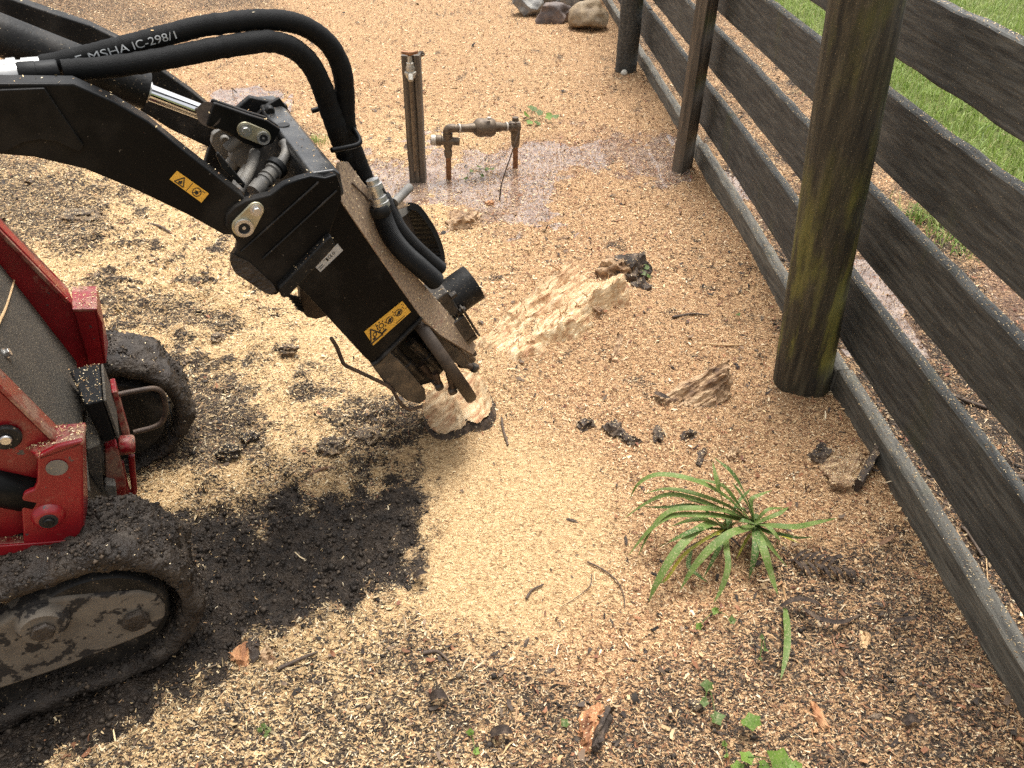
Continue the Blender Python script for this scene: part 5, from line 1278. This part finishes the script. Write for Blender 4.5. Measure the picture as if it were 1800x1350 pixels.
# split block against the kickboard
q = [on_ground(1468, 866, -.02), on_ground(1500, 868, -.02), on_ground(1538, 815, -.02), on_ground(1440, 800, -.02)]
tq = [at_y(1462, 850, q[0][1] + .01), at_y(1500, 850, q[1][1] + .01), at_y(1532, 797, q[2][1] + .03), at_y(1462, 788, q[3][1] + .02)]
mb = MB().add(q + tq, [(0, 1, 5, 4), (1, 2, 6, 5), (2, 3, 7, 6), (3, 0, 4, 7), (4, 5, 6, 7), (3, 2, 1, 0)])
blk = rugged(mb, 'wood_block', 'chunk_wood', 'sawdust covered wood block with dark bark end against the kickboard', 'wood block', q[0], 16, .010, 24, 8, fibre=tuple(unit(q[2] - q[1])))
def slab(name, pts, h, mat, label, cat, seed, amp=.005, group=None, stretch=(1, 1, 1)):
    P = [on_ground(u, v, -.010) for u, v in pts]; r_ = random.Random(seed); c_ = sum(P) / len(P); n_ = len(P)
    T_ = [c_ + (p - c_) * r_.uniform(.45, .85) + A(0, 0, (h + .010) * r_.uniform(.55, 1.15)) for p in P]
    mb_ = MB().add(P + T_ + [c_ + A(0, 0, h * r_.uniform(.8, 1.2))], [tuple(range(n_ - 1, -1, -1))] + [(i, (i + 1) % n_, (i + 1) % n_ + n_, i + n_) for i in range(n_)] + [(i + n_, (i + 1) % n_ + n_, 2 * n_) for i in range(n_)])
    ln_ = max(P, key=lambda p: np.linalg.norm(p - c_)) - c_
    return rugged(mb_, name, mat, label, cat, P[0], 5, amp * 1.3, 34, seed, stretch, group, tuple(unit(ln_)))
pp_ = [on_ground(u, v, -.004) for u, v in ((1498, 862), (1532, 800), (1537, 818), (1508, 868))]
rugged(MB().prism(pp_, A(0, 0, .05)), 'bark_slab', 'bark', 'dark curled bark slab on the end of the wood block by the kickboard', 'bark', pp_[0], 4, .006, 40, 18)
slab('bark_chunk', [(1006, 1332), (1016, 1290), (1036, 1246), (1058, 1236), (1070, 1248), (1062, 1290), (1036, 1336)], .028, 'orange_wood', 'orange brown bark chunk at the bottom edge of the scene', 'bark', 21, .008)
slab('bark_strip', [(1036, 1330), (1050, 1290), (1058, 1240), (1068, 1244), (1072, 1276), (1056, 1318)], .040, 'bark', 'dark bark ridge along the orange bottom-edge bark chunk', 'bark', 22, .006)
slab('wood_offcut', [(404, 1158), (428, 1128), (444, 1132), (436, 1172), (416, 1178)], .016, 'orange_wood', 'orange wood flake at the edge of the dark mud, left of a bark flake', 'wood chip', 23, .004)
slab('wood_offcut', [(455, 1160), (470, 1130), (482, 1150), (474, 1178)], .012, 'chunk_wood', 'brown wood flake beside the orange flake at the mud edge', 'wood chip', 24, .004)
slab('bark_flake', [(432, 1150), (446, 1118), (462, 1128), (446, 1168)], .018, 'bark', 'dark bark flake between two wood flakes at the mud edge', 'bark', 25, .005)
slab('root_piece', [(780, 398), (790, 378), (830, 372), (852, 380), (840, 396), (800, 408)], .045, 'chunk_wood', 'splintered brown root piece lying beyond the grinder motor', 'wood chunk', 26, .014)
slab('bark_chunk', [(1012, 745), (1040, 735), (1050, 752), (1022, 762)], .022, 'bark', 'dark bark lump left of the row of bark in the middle of the sawdust', 'bark', 27, .008)
slab('bark_chunk', [(1052, 752), (1080, 738), (1096, 748), (1100, 772), (1070, 768)], .028, 'bark', 'black and brown bark lump in the middle of the bark row', 'bark', 28, .010)
slab('bark_chunk', [(1092, 772), (1118, 768), (1132, 778), (1110, 784)], .018, 'bark', 'thin dark bark lump right of the middle bark lump', 'bark', 29, .008)
slab('bark_chunk', [(1148, 780), (1152, 752), (1166, 760), (1164, 782)], .026, 'bark', 'upright black bark bit at the right end of the bark row', 'bark', 30, .008)
slab('bark_chunk', [(1190, 768), (1212, 748), (1232, 756), (1226, 770), (1200, 776)], .014, 'bark', 'flat grey bark bit between the bark row and the kickboard', 'bark', 31, .006)
slab('bark_chunk', [(1412, 800), (1440, 786), (1462, 800), (1446, 814), (1424, 812)], .024, 'bark', 'curled black bark piece beside the sawdust covered block', 'bark', 32, .008)
slab('splinter', [(1072, 640), (1086, 588), (1094, 586), (1086, 640)], .016, 'chunk_wood', 'upright brown splinter leaning beside the shredded stump ridge', 'splinter', 33, .003)
slab('splinter', [(1012, 530), (1030, 524), (1062, 556), (1056, 562)], .03, 'chunk_wood', 'grey splinter sticking out of the shredded stump ridge', 'splinter', 34, .004)
slab('wood_chip', [(1508, 1140), (1514, 1112), (1526, 1110), (1532, 1120), (1522, 1144)], .010, 'pale_splinter', 'pale oval wood chip on the dark mix near the kickboard', 'wood chip', 35, .002)
slab('splinter', [(1418, 1236), (1428, 1232), (1462, 1292), (1452, 1300)], .012, 'orange_wood', 'long orange splinter at the lower right of the ground', 'splinter', 36, .003)
slab('splinter', [(1372, 1010), (1378, 1040), (1384, 1072), (1376, 1040)], .006, 'pale_splinter', 'thin pale splinter under the strap leaf plant', 'splinter', 37, .001)
slab('bark_chunk', [(1222, 820), (1230, 792), (1238, 790), (1232, 826)], .02, 'bark', 'narrow bark bit standing behind the strap leaf plant tips', 'bark', 38, .005)
slab('bark_chunk', [(1278, 812), (1284, 790), (1296, 792), (1292, 820)], .022, 'chunk_wood', 'brown bark bit just right of the narrow bark behind the plant', 'bark', 39, .006)
def clod(u, v, r, seed, label, mat='clod_soil', amp=.45, dz=.3):
    p = on_ground(u, v); c = p + A(0, 0, r[2] * dz)
    o = rough_blob(c, tuple(.72 * q for q in r), seed, amp, 2.0, 4).build('soil_clod', mat, None, smooth=True, loc=p); return tag(o, label, 'soil clod')
clod(507, 618, (.042, .03, .026), 41, 'brown soil clod on pale sawdust below the hitch')
clod(140, 385, (.11, .07, .035), 42, 'broad dark soil clod beyond the red frame')
clod(385, 596, (.035, .03, .02), 43, 'grey soil clod at the end of the tyre ridge')
clod(740, 150 - 52, (.035, .03, .03), 44, 'dark clod right of the tap handle', 'bark')
clod(585, 790, (.055, .045, .035), 45, 'sawdust crusted clod under the guard rod')
clod(405, 800, (.05, .035, .03), 46, 'dark wet clod in front of the far track', 'mud_caked')
clod(650, 770, (.05, .05, .03), 47, 'dark brown clod left of the scooped stump face')
clod(440, 770, (.035, .03, .022), 48, 'small dark clod above the churned mud', 'mud_caked')
clod(860, 920 - 560, (.03, .025, .02), 49, 'small orange clod near the bent twig', 'orange_wood')
clod(1222, 1240, (.02, .016, .012), 50, 'soil lump under the weed leaves at lower right')
def stick(pts, r, label, mat='twig', name='twig', lift=.006, smooth=6, cat='twig'):
    P = [on_ground(u, v, lift + (q[0] if q else 0)) for u, v, *q in pts]
    o = MB().tube(P, r, 8, smooth=smooth).build(name, mat, None, smooth=True, loc=P[0]); return tag(o, label, cat)
stick([(1032, 990), (1060, 1004), (1085, 1025), (1096, 1050), (1098, 1072)], [.0022, .0018, .001], 'thin dark forked root curling over the fresh sawdust')
stick([(1040, 1012), (1036, 1034), (1010, 1055), (985, 1070)], [.0013, .0008], 'hair thin rootlet left of the curling root')
p0 = on_ground(878, 352); P = [p0, at_y(882, 322, p0[1]), at_y(893, 288, p0[1] + .02), at_y(906, 250, p0[1] + .04), at_y(912, 228, p0[1] + .06), at_y(906, 214, p0[1] + .06)]
tag(MB().tube(P, [.0035, .003, .002], 8, smooth=6).build('twig', 'twig', None, smooth=True, loc=p0), 'slender bent twig rising in front of the water pipe', 'twig')
stick([(882, 738), (884, 755), (893, 785)], [.004, .003], 'short grey twig below the bark rim of the stump')
stick([(745, 1150), (770, 1148), (790, 1165)], [.005, .004, .002], 'curved brown twig on the lower sawdust edge')
stick([(925, 1055), (935, 1040), (955, 1030)], [.0035, .002], 'short dark twig on the fresh sawdust spill')
stick([(1182, 560), (1215, 554), (1245, 556)], [.005, .004, .003], 'dark root lying right of the stump ridge')
stick([(1236, 606), (1275, 609), (1306, 608)], [.003, .003], 'pale straight stick beside the broken wedge', 'pale_splinter')
stick([(545, 838), (570, 826), (592, 826)], [.006, .005, .003], 'brown curved root on the churned soil', 'dry_leaf')
stick([(490, 1178), (530, 1160), (560, 1148)], [.004, .004, .002], 'brown stick parallel to the mud edge')
stick([(1630, 672), (1680, 700), (1735, 720)], [.006, .005], 'dark stick on the soil behind the fence')
stick([(1700, 640), (1760, 668), (1800, 672)], [.006, .005], 'second dark stick farther along behind the fence')
stick([(1710, 900), (1728, 950), (1735, 1030)], [.002, .0015], 'thin pale straw behind the kickboard', 'pale_splinter')
stick([(1690, 930), (1700, 940), (1725, 980)], [.005, .004], 'dark leaf stalk on soil between kickboard and lowest rail')
stick([(1770, 840), (1800, 842), (1840, 850)], [.007, .007], 'black twig at the right edge behind the fence')
stick([(262, 395), (282, 400), (302, 412)], [.006, .004], 'short brown twig on the pale sawdust left of the hitch')
stick([(1310, 390), (1320, 392), (1332, 400)], [.003, .002], 'reddish twig floating in the fence puddle', 'dry_leaf')
# small dark bark fragments: nothing tells one from the next
frag_spots = [(735, 1010), (1005, 915), (1100, 950), (1160, 985), (1130, 860), (1180, 890), (1150, 1010), (925, 1130), (1075, 1140), (965, 600 + 580), (1110, 1160), (830, 1120), (790, 1170), (870, 1150), (700, 1100), (560, 1200), (610, 1240), (690, 1290), (1320, 740), (1360, 760), (1305, 590), (1340, 560), (1290, 640), (1180, 645), (1130, 650), (1170, 330), (1050, 240), (1000, 165), (960, 120), (1010, 95), (1040, 130), (850, 110), (870, 60), (780, 120), (1080, 390), (1150, 420), (900, 430), (960, 420), (700, 180), (640, 190), (330, 450), (360, 480), (300, 520), (540, 570), (1390, 770), (1480, 760), (1560, 1060), (1600, 1130), (1480, 1200), (1540, 1260), (1270, 1290), (1180, 1290), (1380, 1130), (880, 1250), (940, 1300), (770, 1310), (500, 1310), (400, 1240), (350, 1300), (1640, 1220)]
frag = [rough_blob((0, 0, 0), (.013, .0048, .0028), 200 + k, .75, 2.6, 3, facet=6) for k in range(4)]
named = {0: 'black bark fragment on the border between mud and fresh sawdust', 1: 'tiny dark bark fragment in the middle of the fresh sawdust', 18: 'dark bark fragment left of the thick post base', 25: 'dark bark fragment in the sawdust left of the kickboard bend', 28: 'dark bark fragment far behind the water pipe', 33: 'dark bark fragment right of the tap post top'}
mb = MB()
for i, (u, v) in enumerate(frag_spots):
    p = on_ground(u, v, .0015); a_, k = rng.uniform(0, 6.28), rng.uniform(.45, 1.3); src = frag[i % 4]
    V = np.array(src.v) * k; V = np.stack([V[:, 0] * math.cos(a_) - V[:, 1] * math.sin(a_), V[:, 0] * math.sin(a_) + V[:, 1] * math.cos(a_), V[:, 2]], 1) + p
    if i in named: tag(MB().add(V * 1.0, src.f).build('bark_fragment', 'bark', None, smooth=True, loc=p), named[i], 'bark')
    else: mb.add(V, src.f)
tag(mb.build('bark_crumbs', 'bark', None, smooth=True), 'small dark bark crumbs strewn over the sawdust', 'bark crumbs', kind='stuff')

# ================================================================== PLANTS
def strap(parent, pts, width, mat, name='leaf', fold=.13):
    """pts: (u, v, height) knots -> a tapering folded leaf"""
    P = spline([at_z(u, v, z) for u, v, z in pts], 7); m = len(P); vs, fs = [], []
    for i, p in enumerate(P):
        T = unit(P[min(i + 1, m - 1)] - P[max(i - 1, 0)]); S = np.cross(T, Z_); S = unit(S) if np.linalg.norm(S) > 1e-3 else A(1, 0, 0)
        N = unit(np.cross(S, T)); t = i / (m - 1); wv = width * .5 * (min(1, .55 + 2.5 * t) * (1 - max(0, (t - .45) / .55) ** 2.2) + .02)
        vs += [p - S * wv + N * wv * fold, p - N * wv * .12, p + S * wv + N * wv * fold]
    for i in range(m - 1):
        a = i * 3; fs += [(a, a + 1, a + 4, a + 3), (a + 1, a + 2, a + 5, a + 4)]
    o = MB().add(vs, fs).build(name, mat, parent); o.data.shade_smooth(); return o
pc = at_z(1318, 955, .02)
plant = thing('strap_leaf_plant', (pc[0], pc[1], .02), 'green strap-leaved plant growing out of the sawdust near the fence', 'plant')
def K(x, y): return x / 3.3745 + 1050, y / 3.3745 + 760
b1, b2_ = (930, 545), (765, 575)
leaves = [
 ([b1, (760, 380), (580, 285), (370, 250), (250, 300), (190, 395)], .016, [.05, .15, .20, .20, .17, .12], 'strap_leaf'),
 ([b1, (780, 440), (600, 370), (420, 335), (280, 362)], .014, [.05, .12, .16, .16, .13], 'strap_leaf'),
 ([b1, (760, 470), (580, 395), (420, 370), (290, 420), (150, 515)], .015, [.05, .12, .15, .15, .12, .07], 'strap_leaf'),
 ([b1, (760, 500), (600, 490), (430, 500), (300, 590), (180, 735)], .017, [.05, .12, .14, .13, .09, .03], 'strap_leaf'),
 ([b1, (780, 470), (600, 450), (440, 465), (330, 560), (240, 735)], .016, [.05, .13, .15, .14, .10, .03], 'strap_leaf'),
 ([b2_, (690, 540), (580, 590), (450, 730), (350, 900), (305, 1003)], .021, [.05, .11, .13, .11, .06, .02], 'strap_leaf'),
 ([b1, (880, 570), (780, 605), (660, 700), (560, 820), (490, 938)], .021, [.05, .10, .12, .10, .06, .02], 'strap_leaf'),
 ([b2_, (740, 640), (700, 730), (630, 862)], .012, [.04, .08, .06, .02], 'strap_leaf_dark'),
 ([b2_, (765, 680), (775, 800), (735, 930), (690, 1010)], .014, [.04, .09, .08, .04, .015], 'strap_leaf'),
 ([b1, (942, 620), (935, 720), (900, 868)], .019, [.05, .09, .08, .02], 'strap_leaf_dark'),
 ([b1, (965, 640), (1000, 740), (1035, 860), (1072, 965)], .021, [.05, .09, .08, .04, .012], 'strap_leaf'),
 ([b1, (1000, 640), (1060, 720), (1130, 805)], .014, [.05, .08, .06, .015], 'strap_leaf'),
 ([b1, (1060, 555), (1180, 560), (1300, 535), (1425, 508)], .017, [.05, .08, .08, .06, .04], 'strap_leaf'),
 ([b1, (1020, 505), (1080, 480), (1138, 440)], .013, [.05, .08, .09, .08], 'strap_leaf'),
 ([b1, (900, 420), (850, 320), (790, 230), (690, 148)], .018, [.05, .13, .19, .23, .25], 'strap_leaf_dark'),
 ([b2_, (740, 400), (712, 300), (683, 172)], .016, [.05, .16, .21, .24], 'strap_leaf'),
 ([b1, (890, 430), (840, 350), (800, 300)], .014, [.05, .12, .16, .18], 'strap_leaf_dark'),
 ([b1, (910, 410), (960, 372), (1035, 345)], .011, [.05, .10, .11, .10], 'strap_leaf'),
 ([b1, (1010, 590), (1090, 605), (1190, 625), (1290, 620)], .012, [.05, .06, .06, .04, .02], 'strap_leaf_dark'),
 ([b1, (840, 430), (760, 330), (700, 300), (560, 270)], .013, [.05, .14, .18, .19, .19], 'strap_leaf'),
 ([b2_, (650, 520), (540, 525), (430, 560)], .013, [.05, .11, .11, .08], 'strap_leaf'),
 ([b1, (700, 440), (560, 400), (480, 365), (420, 390)], .013, [.05, .13, .14, .14, .12], 'strap_leaf'),
 ([b2_, (600, 440), (400, 445), (270, 440)], .011, [.05, .13, .12, .09], 'strap_leaf_dark'),
 ([(560, 700), (540, 790), (600, 850), (655, 892)], .011, [.03, .03, .025, .015], 'strap_leaf_dark'),
 ([b1, (1010, 560), (1060, 620), (1065, 680)], .010, [.05, .08, .07, .03], 'strap_leaf_dark'),
 ([b2_, (700, 600), (520, 720), (400, 880), (325, 880)], .008, [.05, .09, .09, .06, .06], 'strap_leaf_yellow'),
]
for pts, wd, hs_, mt in leaves:
    strap(plant, [(*K(*p), z + .012) for p, z in zip(pts, hs_)], wd * 1.0, mt)
for i in range(6):
    a_ = rng.uniform(0, 6.28); bx, by = (b1, b2_)[i % 2]; ln = rng.uniform(170, 420); zt_ = rng.uniform(.09, .16); ex, ey = bx + ln * math.cos(a_) * 1.25, by + ln * math.sin(a_) * .75
    strap(plant, [(*K(bx, by), .055), (*K(bx + (ex - bx) * .4, by + (ey - by) * .4 - 45), zt_), (*K(bx + (ex - bx) * .8, by + (ey - by) * .8 - 20), zt_ * .8), (*K(ex, ey), .03)], rng.uniform(.008, .013), ('strap_leaf', 'strap_leaf_dark')[i % 2])
for i in range(9):                                            # withered leaves lying round the base
    a_ = rng.uniform(0, 6.28); bx, by = (b1, b2_)[i % 2]; ln = rng.uniform(120, 300); ex, ey = bx + ln * math.cos(a_) * 1.2, by + 40 + ln * abs(math.sin(a_)) * .6
    strap(plant, [(*K(bx, by + 30), .035), (*K((bx + ex) / 2, (by + ey) / 2), .045), (*K(ex, ey), .022)], rng.uniform(.005, .009), ('dry_leaf', 'dead_leaf', 'strap_leaf_yellow')[i % 3])
for cu_, cv_ in (b1, b2_):
    u, v = K(cu_, cv_); p = at_z(u, v, .03); MB().tube([p + A(0, 0, -.06), p, p + A(0, 0, .03)], [.014, .016, .010], 10).build('crown', 'weed_leaf_dark', plant, smooth=True)
fl_p = on_ground(1378, 1070)
fl = thing('fallen_leaf', fl_p, 'long dusty green strap leaf lying below the plant', 'leaf')
strap(fl, [(1380, 1068, .02), (1384, 1110, .03), (1382, 1150, .03), (1372, 1196, .018)], .015, 'strap_leaf')
# dead fern frond: rachis with leaflets
fp = on_ground(1400, 985)
fern = thing('dead_fern_frond', fp, 'blackened dead fern frond lying beside the strap leaf plant', 'dead frond')
def fern_leaf(u0, v0, u1, v1, wd, z=.02):
    strap(fern, [(u0, v0, z), ((u0 + u1) / 2, (v0 + v1) / 2 - 3, z + .012), (u1, v1, z - .004)], wd, 'dead_leaf', 'leaflet', .5)
MB().tube([at_z(u, v, .022) for u, v in ((1382, 985), (1420, 983), (1460, 988), (1512, 1008))], [.0025, .0018, .001], 6, smooth=5).build('stalk', 'dead_leaf', fern)
for i in range(9):
    u, v = 1396 + 12 * i, 984 + 1.9 * i
    fern_leaf(u, v, u + 16 + rng.uniform(-3, 6), v + 26 + rng.uniform(-5, 6), .010)
    if i < 6: fern_leaf(u, v, u + 24, v - 16 + rng.uniform(-3, 3), .008)
def curled(name, pts, wd, label, mat='dead_leaf', cat='dead leaf'):
    p = on_ground(*pts[0][:2]); t = thing(name, p, label, cat); strap(t, [(u, v, z + p[2]) for u, v, z in pts], wd, mat, 'blade', .6); return t
curled('dead_leaf', [(1372, 1066, .02), (1400, 1054, .04), (1430, 1058, .03), (1446, 1066, .02)], .012, 'curled dead leaf just below the fern frond')
curled('dead_leaf', [(1412, 1070, .02), (1440, 1088, .03), (1480, 1094, .025), (1520, 1076, .015)], .012, 'long dark dead leaf below the curled leaf')
curled('dead_leaf', [(1572, 1092, .02), (1596, 1088, .03), (1614, 1084, .02)], .010, 'small black dead leaf in front of the kickboard')
curled('dead_leaf', [(1546, 958, .02), (1562, 948, .02), (1578, 936, .02)], .010, 'thin reddish leaf near the kickboard', 'dry_leaf')
curled('dead_leaf', [(727, 1016, .01), (738, 1008, .025), (752, 1006, .02)], .016, 'black curled leaf on the border of mud and sawdust')
curled('dead_leaf', [(1150, 690, .01), (1166, 698, .02), (1180, 700, .01)], .02, 'dark leaf scrap left of the broken wedge')
curled('dry_leaf', [(1590, 1272, .01), (1602, 1264, .02), (1618, 1268, .012)], .018, 'grey dry leaf at the lower right of the ground')
curled('dry_leaf', [(757, 1232, .01), (770, 1222, .03), (786, 1226, .02)], .022, 'reddish dry leaf in the lower chip mix')
curled('dry_leaf', [(862, 1292, .01), (884, 1284, .03), (902, 1288, .02)], .02, 'orange dry leaf right of the reddish one')
def weed(label, spots, mats=('weed_leaf',), r=.012, stalk=True):
    """spots: leaf centres (u, v, height) -> small rounded lobed leaves on stalks from the first spot's ground"""
    g = on_ground(*spots[0][:2]); t = thing('weed_seedling', g, label, 'weed')
    for i, sp in enumerate(spots):
        u, v, z, k = (*sp, 1.0)[:4]; p = at_z(u, v, g[2] + z); n = 10; a0 = rng.uniform(0, 6.28); tilt = unit(A(rng.normal(0, .3), rng.normal(-.3, .3), 1))
        X = unit(np.cross(tilt, A(math.sin(a0), math.cos(a0), 0))); Y = np.cross(tilt, X); vs = [p - tilt * .002]
        for j in range(n):
            a = 2 * math.pi * j / n; rr = .8 * r * k * (1 + .16 * math.cos(5 * a) + .05 * rng.normal()) * (1 + .25 * math.cos(a))
            vs.append(p + X * math.cos(a) * rr + Y * math.sin(a) * rr * .85 + tilt * (.003 * math.cos(2 * a)))
        o = MB().add(vs, [(0, 1 + j, 1 + (j + 1) % n) for j in range(n)]).build('leaf', mats[i % len(mats)], t); o.data.shade_smooth()
        if stalk and z > .008:
            MB().tube([g + A(0, 0, -.004), (g + p) / 2 + A(0, 0, .006), p], [.0014, .001, .0009], 5, smooth=3).build('stalk', 'weed_leaf_dark', t)
    return t
weed('three small round weed leaves just below the strap leaf plant', [(1258, 1072, .02), (1230, 1100, .02), (1287, 1092, .02)], ('weed_leaf', 'weed_leaf', 'weed_leaf_dark'), .0115)
weed('dusty weed sprig right of the three round leaves', [(1340, 1120, .02), (1345, 1140, .02), (1336, 1158, .015)], ('weed_leaf_dark',), .008)
weed('dull green weed leaves left of the tall bright leaf', [(1246, 1205, .02, 1.3), (1238, 1232, .02), (1258, 1262, .02, 1.4)], ('weed_leaf_dark',), .013)
weed('tall bright green weed leaf standing at lower right', [(1326, 1268, .05, 1.5), (1310, 1272, .03, .8)], ('weed_leaf',), .015)
weed('bright lobed weed leaves cut by the bottom edge', [(1376, 1340, .03, 2.0), (1315, 1330, .03, 1.3), (1340, 1345, .02, .9), (1400, 1348, .03, 1.2), (1300, 1348, .02, 1.0)], ('weed_leaf',), .016)
weed('tiny yellow green leaf pair left of the bottom weed', [(1274, 1308, .01), (1278, 1330, .01)], ('weed_leaf',), .008)
weed('single small weed leaf left of the orange bark chunk', [(995, 1272, .012)], ('weed_leaf_dark',), .012)
weed('small weed between fresh sawdust and bottom edge', [(828, 1288, .015), (836, 1322, .015)], ('weed_leaf',), .010)
weed('tiny four-leaf weed low in the left chip mix', [(464, 1276, .015), (472, 1282, .012), (458, 1284, .012), (468, 1290, .012)], ('weed_leaf_dark',), .008)
weed('broad-leaved weed growing behind the water pipe', [(938, 190, .06, 1.6), (925, 200, .04, 1.3), (950, 198, .05, 1.3), (965, 203, .04, 1.5), (978, 204, .06, 1.2), (930, 214, .02, 1.2), (946, 216, .02, 1.2)], ('weed_leaf_dark', 'weed_leaf'), .022)
weed('low grey green weed at the foot of the water pipe', [(830, 300, .02), (842, 292, .02), (856, 298, .02), (820, 312, .02), (848, 308, .02), (866, 296, .02)], ('weed_leaf_dark',), .016)
weed('single upright leaf left of the thick post', [(1298, 552, .02, 1.0)], ('weed_leaf_dark',), .012)
weed('small green sprig beside the shredded stump bark', [(1138, 470, .06), (1130, 478, .05), (1142, 486, .04)], ('weed_leaf_dark',), .016)

# ================================================================== SAWDUST LYING ON THINGS
def sample_up(objs, dens, minz):
    out = []
    dg = bpy.context.evaluated_depsgraph_get()
    for o, d in objs:
        me = o.data; base = np.array(o.matrix_world.translation) if o.parent is None else LOC[o.name]
        me.calc_loop_triangles(); V = np.array([v.co[:] for v in me.vertices]) + base
        T = np.array([t.vertices[:] for t in me.loop_triangles]);
        if not len(T): continue
        a, b, c = V[T[:, 0]], V[T[:, 1]], V[T[:, 2]]; nn = np.cross(b - a, c - a); ar = np.linalg.norm(nn, axis=1) * .5; nn = nn / (2 * ar[:, None] + 1e-12)
        ok = (nn[:, 2] > minz); ar = ar * ok * np.clip(nn[:, 2], .4 if minz < 0 else 0, 1); tot = ar.sum()
        if tot <= 0: continue
        n = int(min(30000, tot * d * dens)); k = rng.choice(len(T), n, p=ar / tot); r1, r2 = np.sqrt(rng.random(n)), rng.random(n)
        out.append(a[k] * (1 - r1)[:, None] + b[k] * (r1 * (1 - r2))[:, None] + c[k] * (r1 * r2)[:, None] + nn[k] * .0012)
    return np.concatenate(out)
bpy.context.view_layer.update()
byname = lambda st: [o for o in bpy.data.objects if o.type == 'MESH' and (o.name == st or o.name.startswith(st + '.'))]
S = []
for nm, d in (('rail', 14000), ('kickboard', 12000), ('track', 1300), ('bark_chunk', 20000), ('bark_slab', 20000), ('bark', 14000), ('soil_clod', 45000), ('root_piece', 9000), ('deck_plate', 30000), ('leg_cap', 40000), ('bump_stop', 16000), ('side_frame_flange', 3000), ('hitch_top_beam', 2500), ('skirt', 9000), ('lower_panel', 4000), ('hitch_lower_beam', 8000), ('lift_arm', 2200), ('housing_top', 4000), ('mounting_plate', 5000), ('clevis', 3000), ('hitch_side_plate', 2500), ('tow_plate', 5000), ('skid_plate', 16000), ('cut_face', 7000), ('shredded_wood', 18000), ('wood_block', 60000), ('wood_chunk', 6000), ('batten', 3000), ('motor_body', 6000), ('motor_bracket', 6000), ('cutter_skid', 6000), ('guard_bracket', 9000), ('hydraulic_hose', 300)):
    S += [(o, d) for o in byname(nm)]
P = sample_up([(q, 32000) for q in byname('track')], 1.0, -.3)
P = P[fbm(P[:, 0] + P[:, 2], P[:, 1] - P[:, 2], 16, 3, 91) > .02]
o = crumb_mesh('mud_crumbs', P, .0014, .0055, SOILC, [.3, .35, .25, .10]); tag(o, 'crumbly wet mud stuck all over the loader tracks', 'mud', kind='stuff')
P = sample_up(S, 1.0, .22); n = len(P)
col = PAL_PALE[rng.integers(0, 8, n)] * rng.uniform(.8, 1.1, (n, 1)); L = rng.uniform(.0016, .0055, n)
o = chip_mesh('sawdust', [(P, L, L * rng.uniform(.25, .6, n), col, False)])
tag(o, 'fine sawdust crumbs settled on the machine, rails and wood', 'sawdust', kind='stuff')
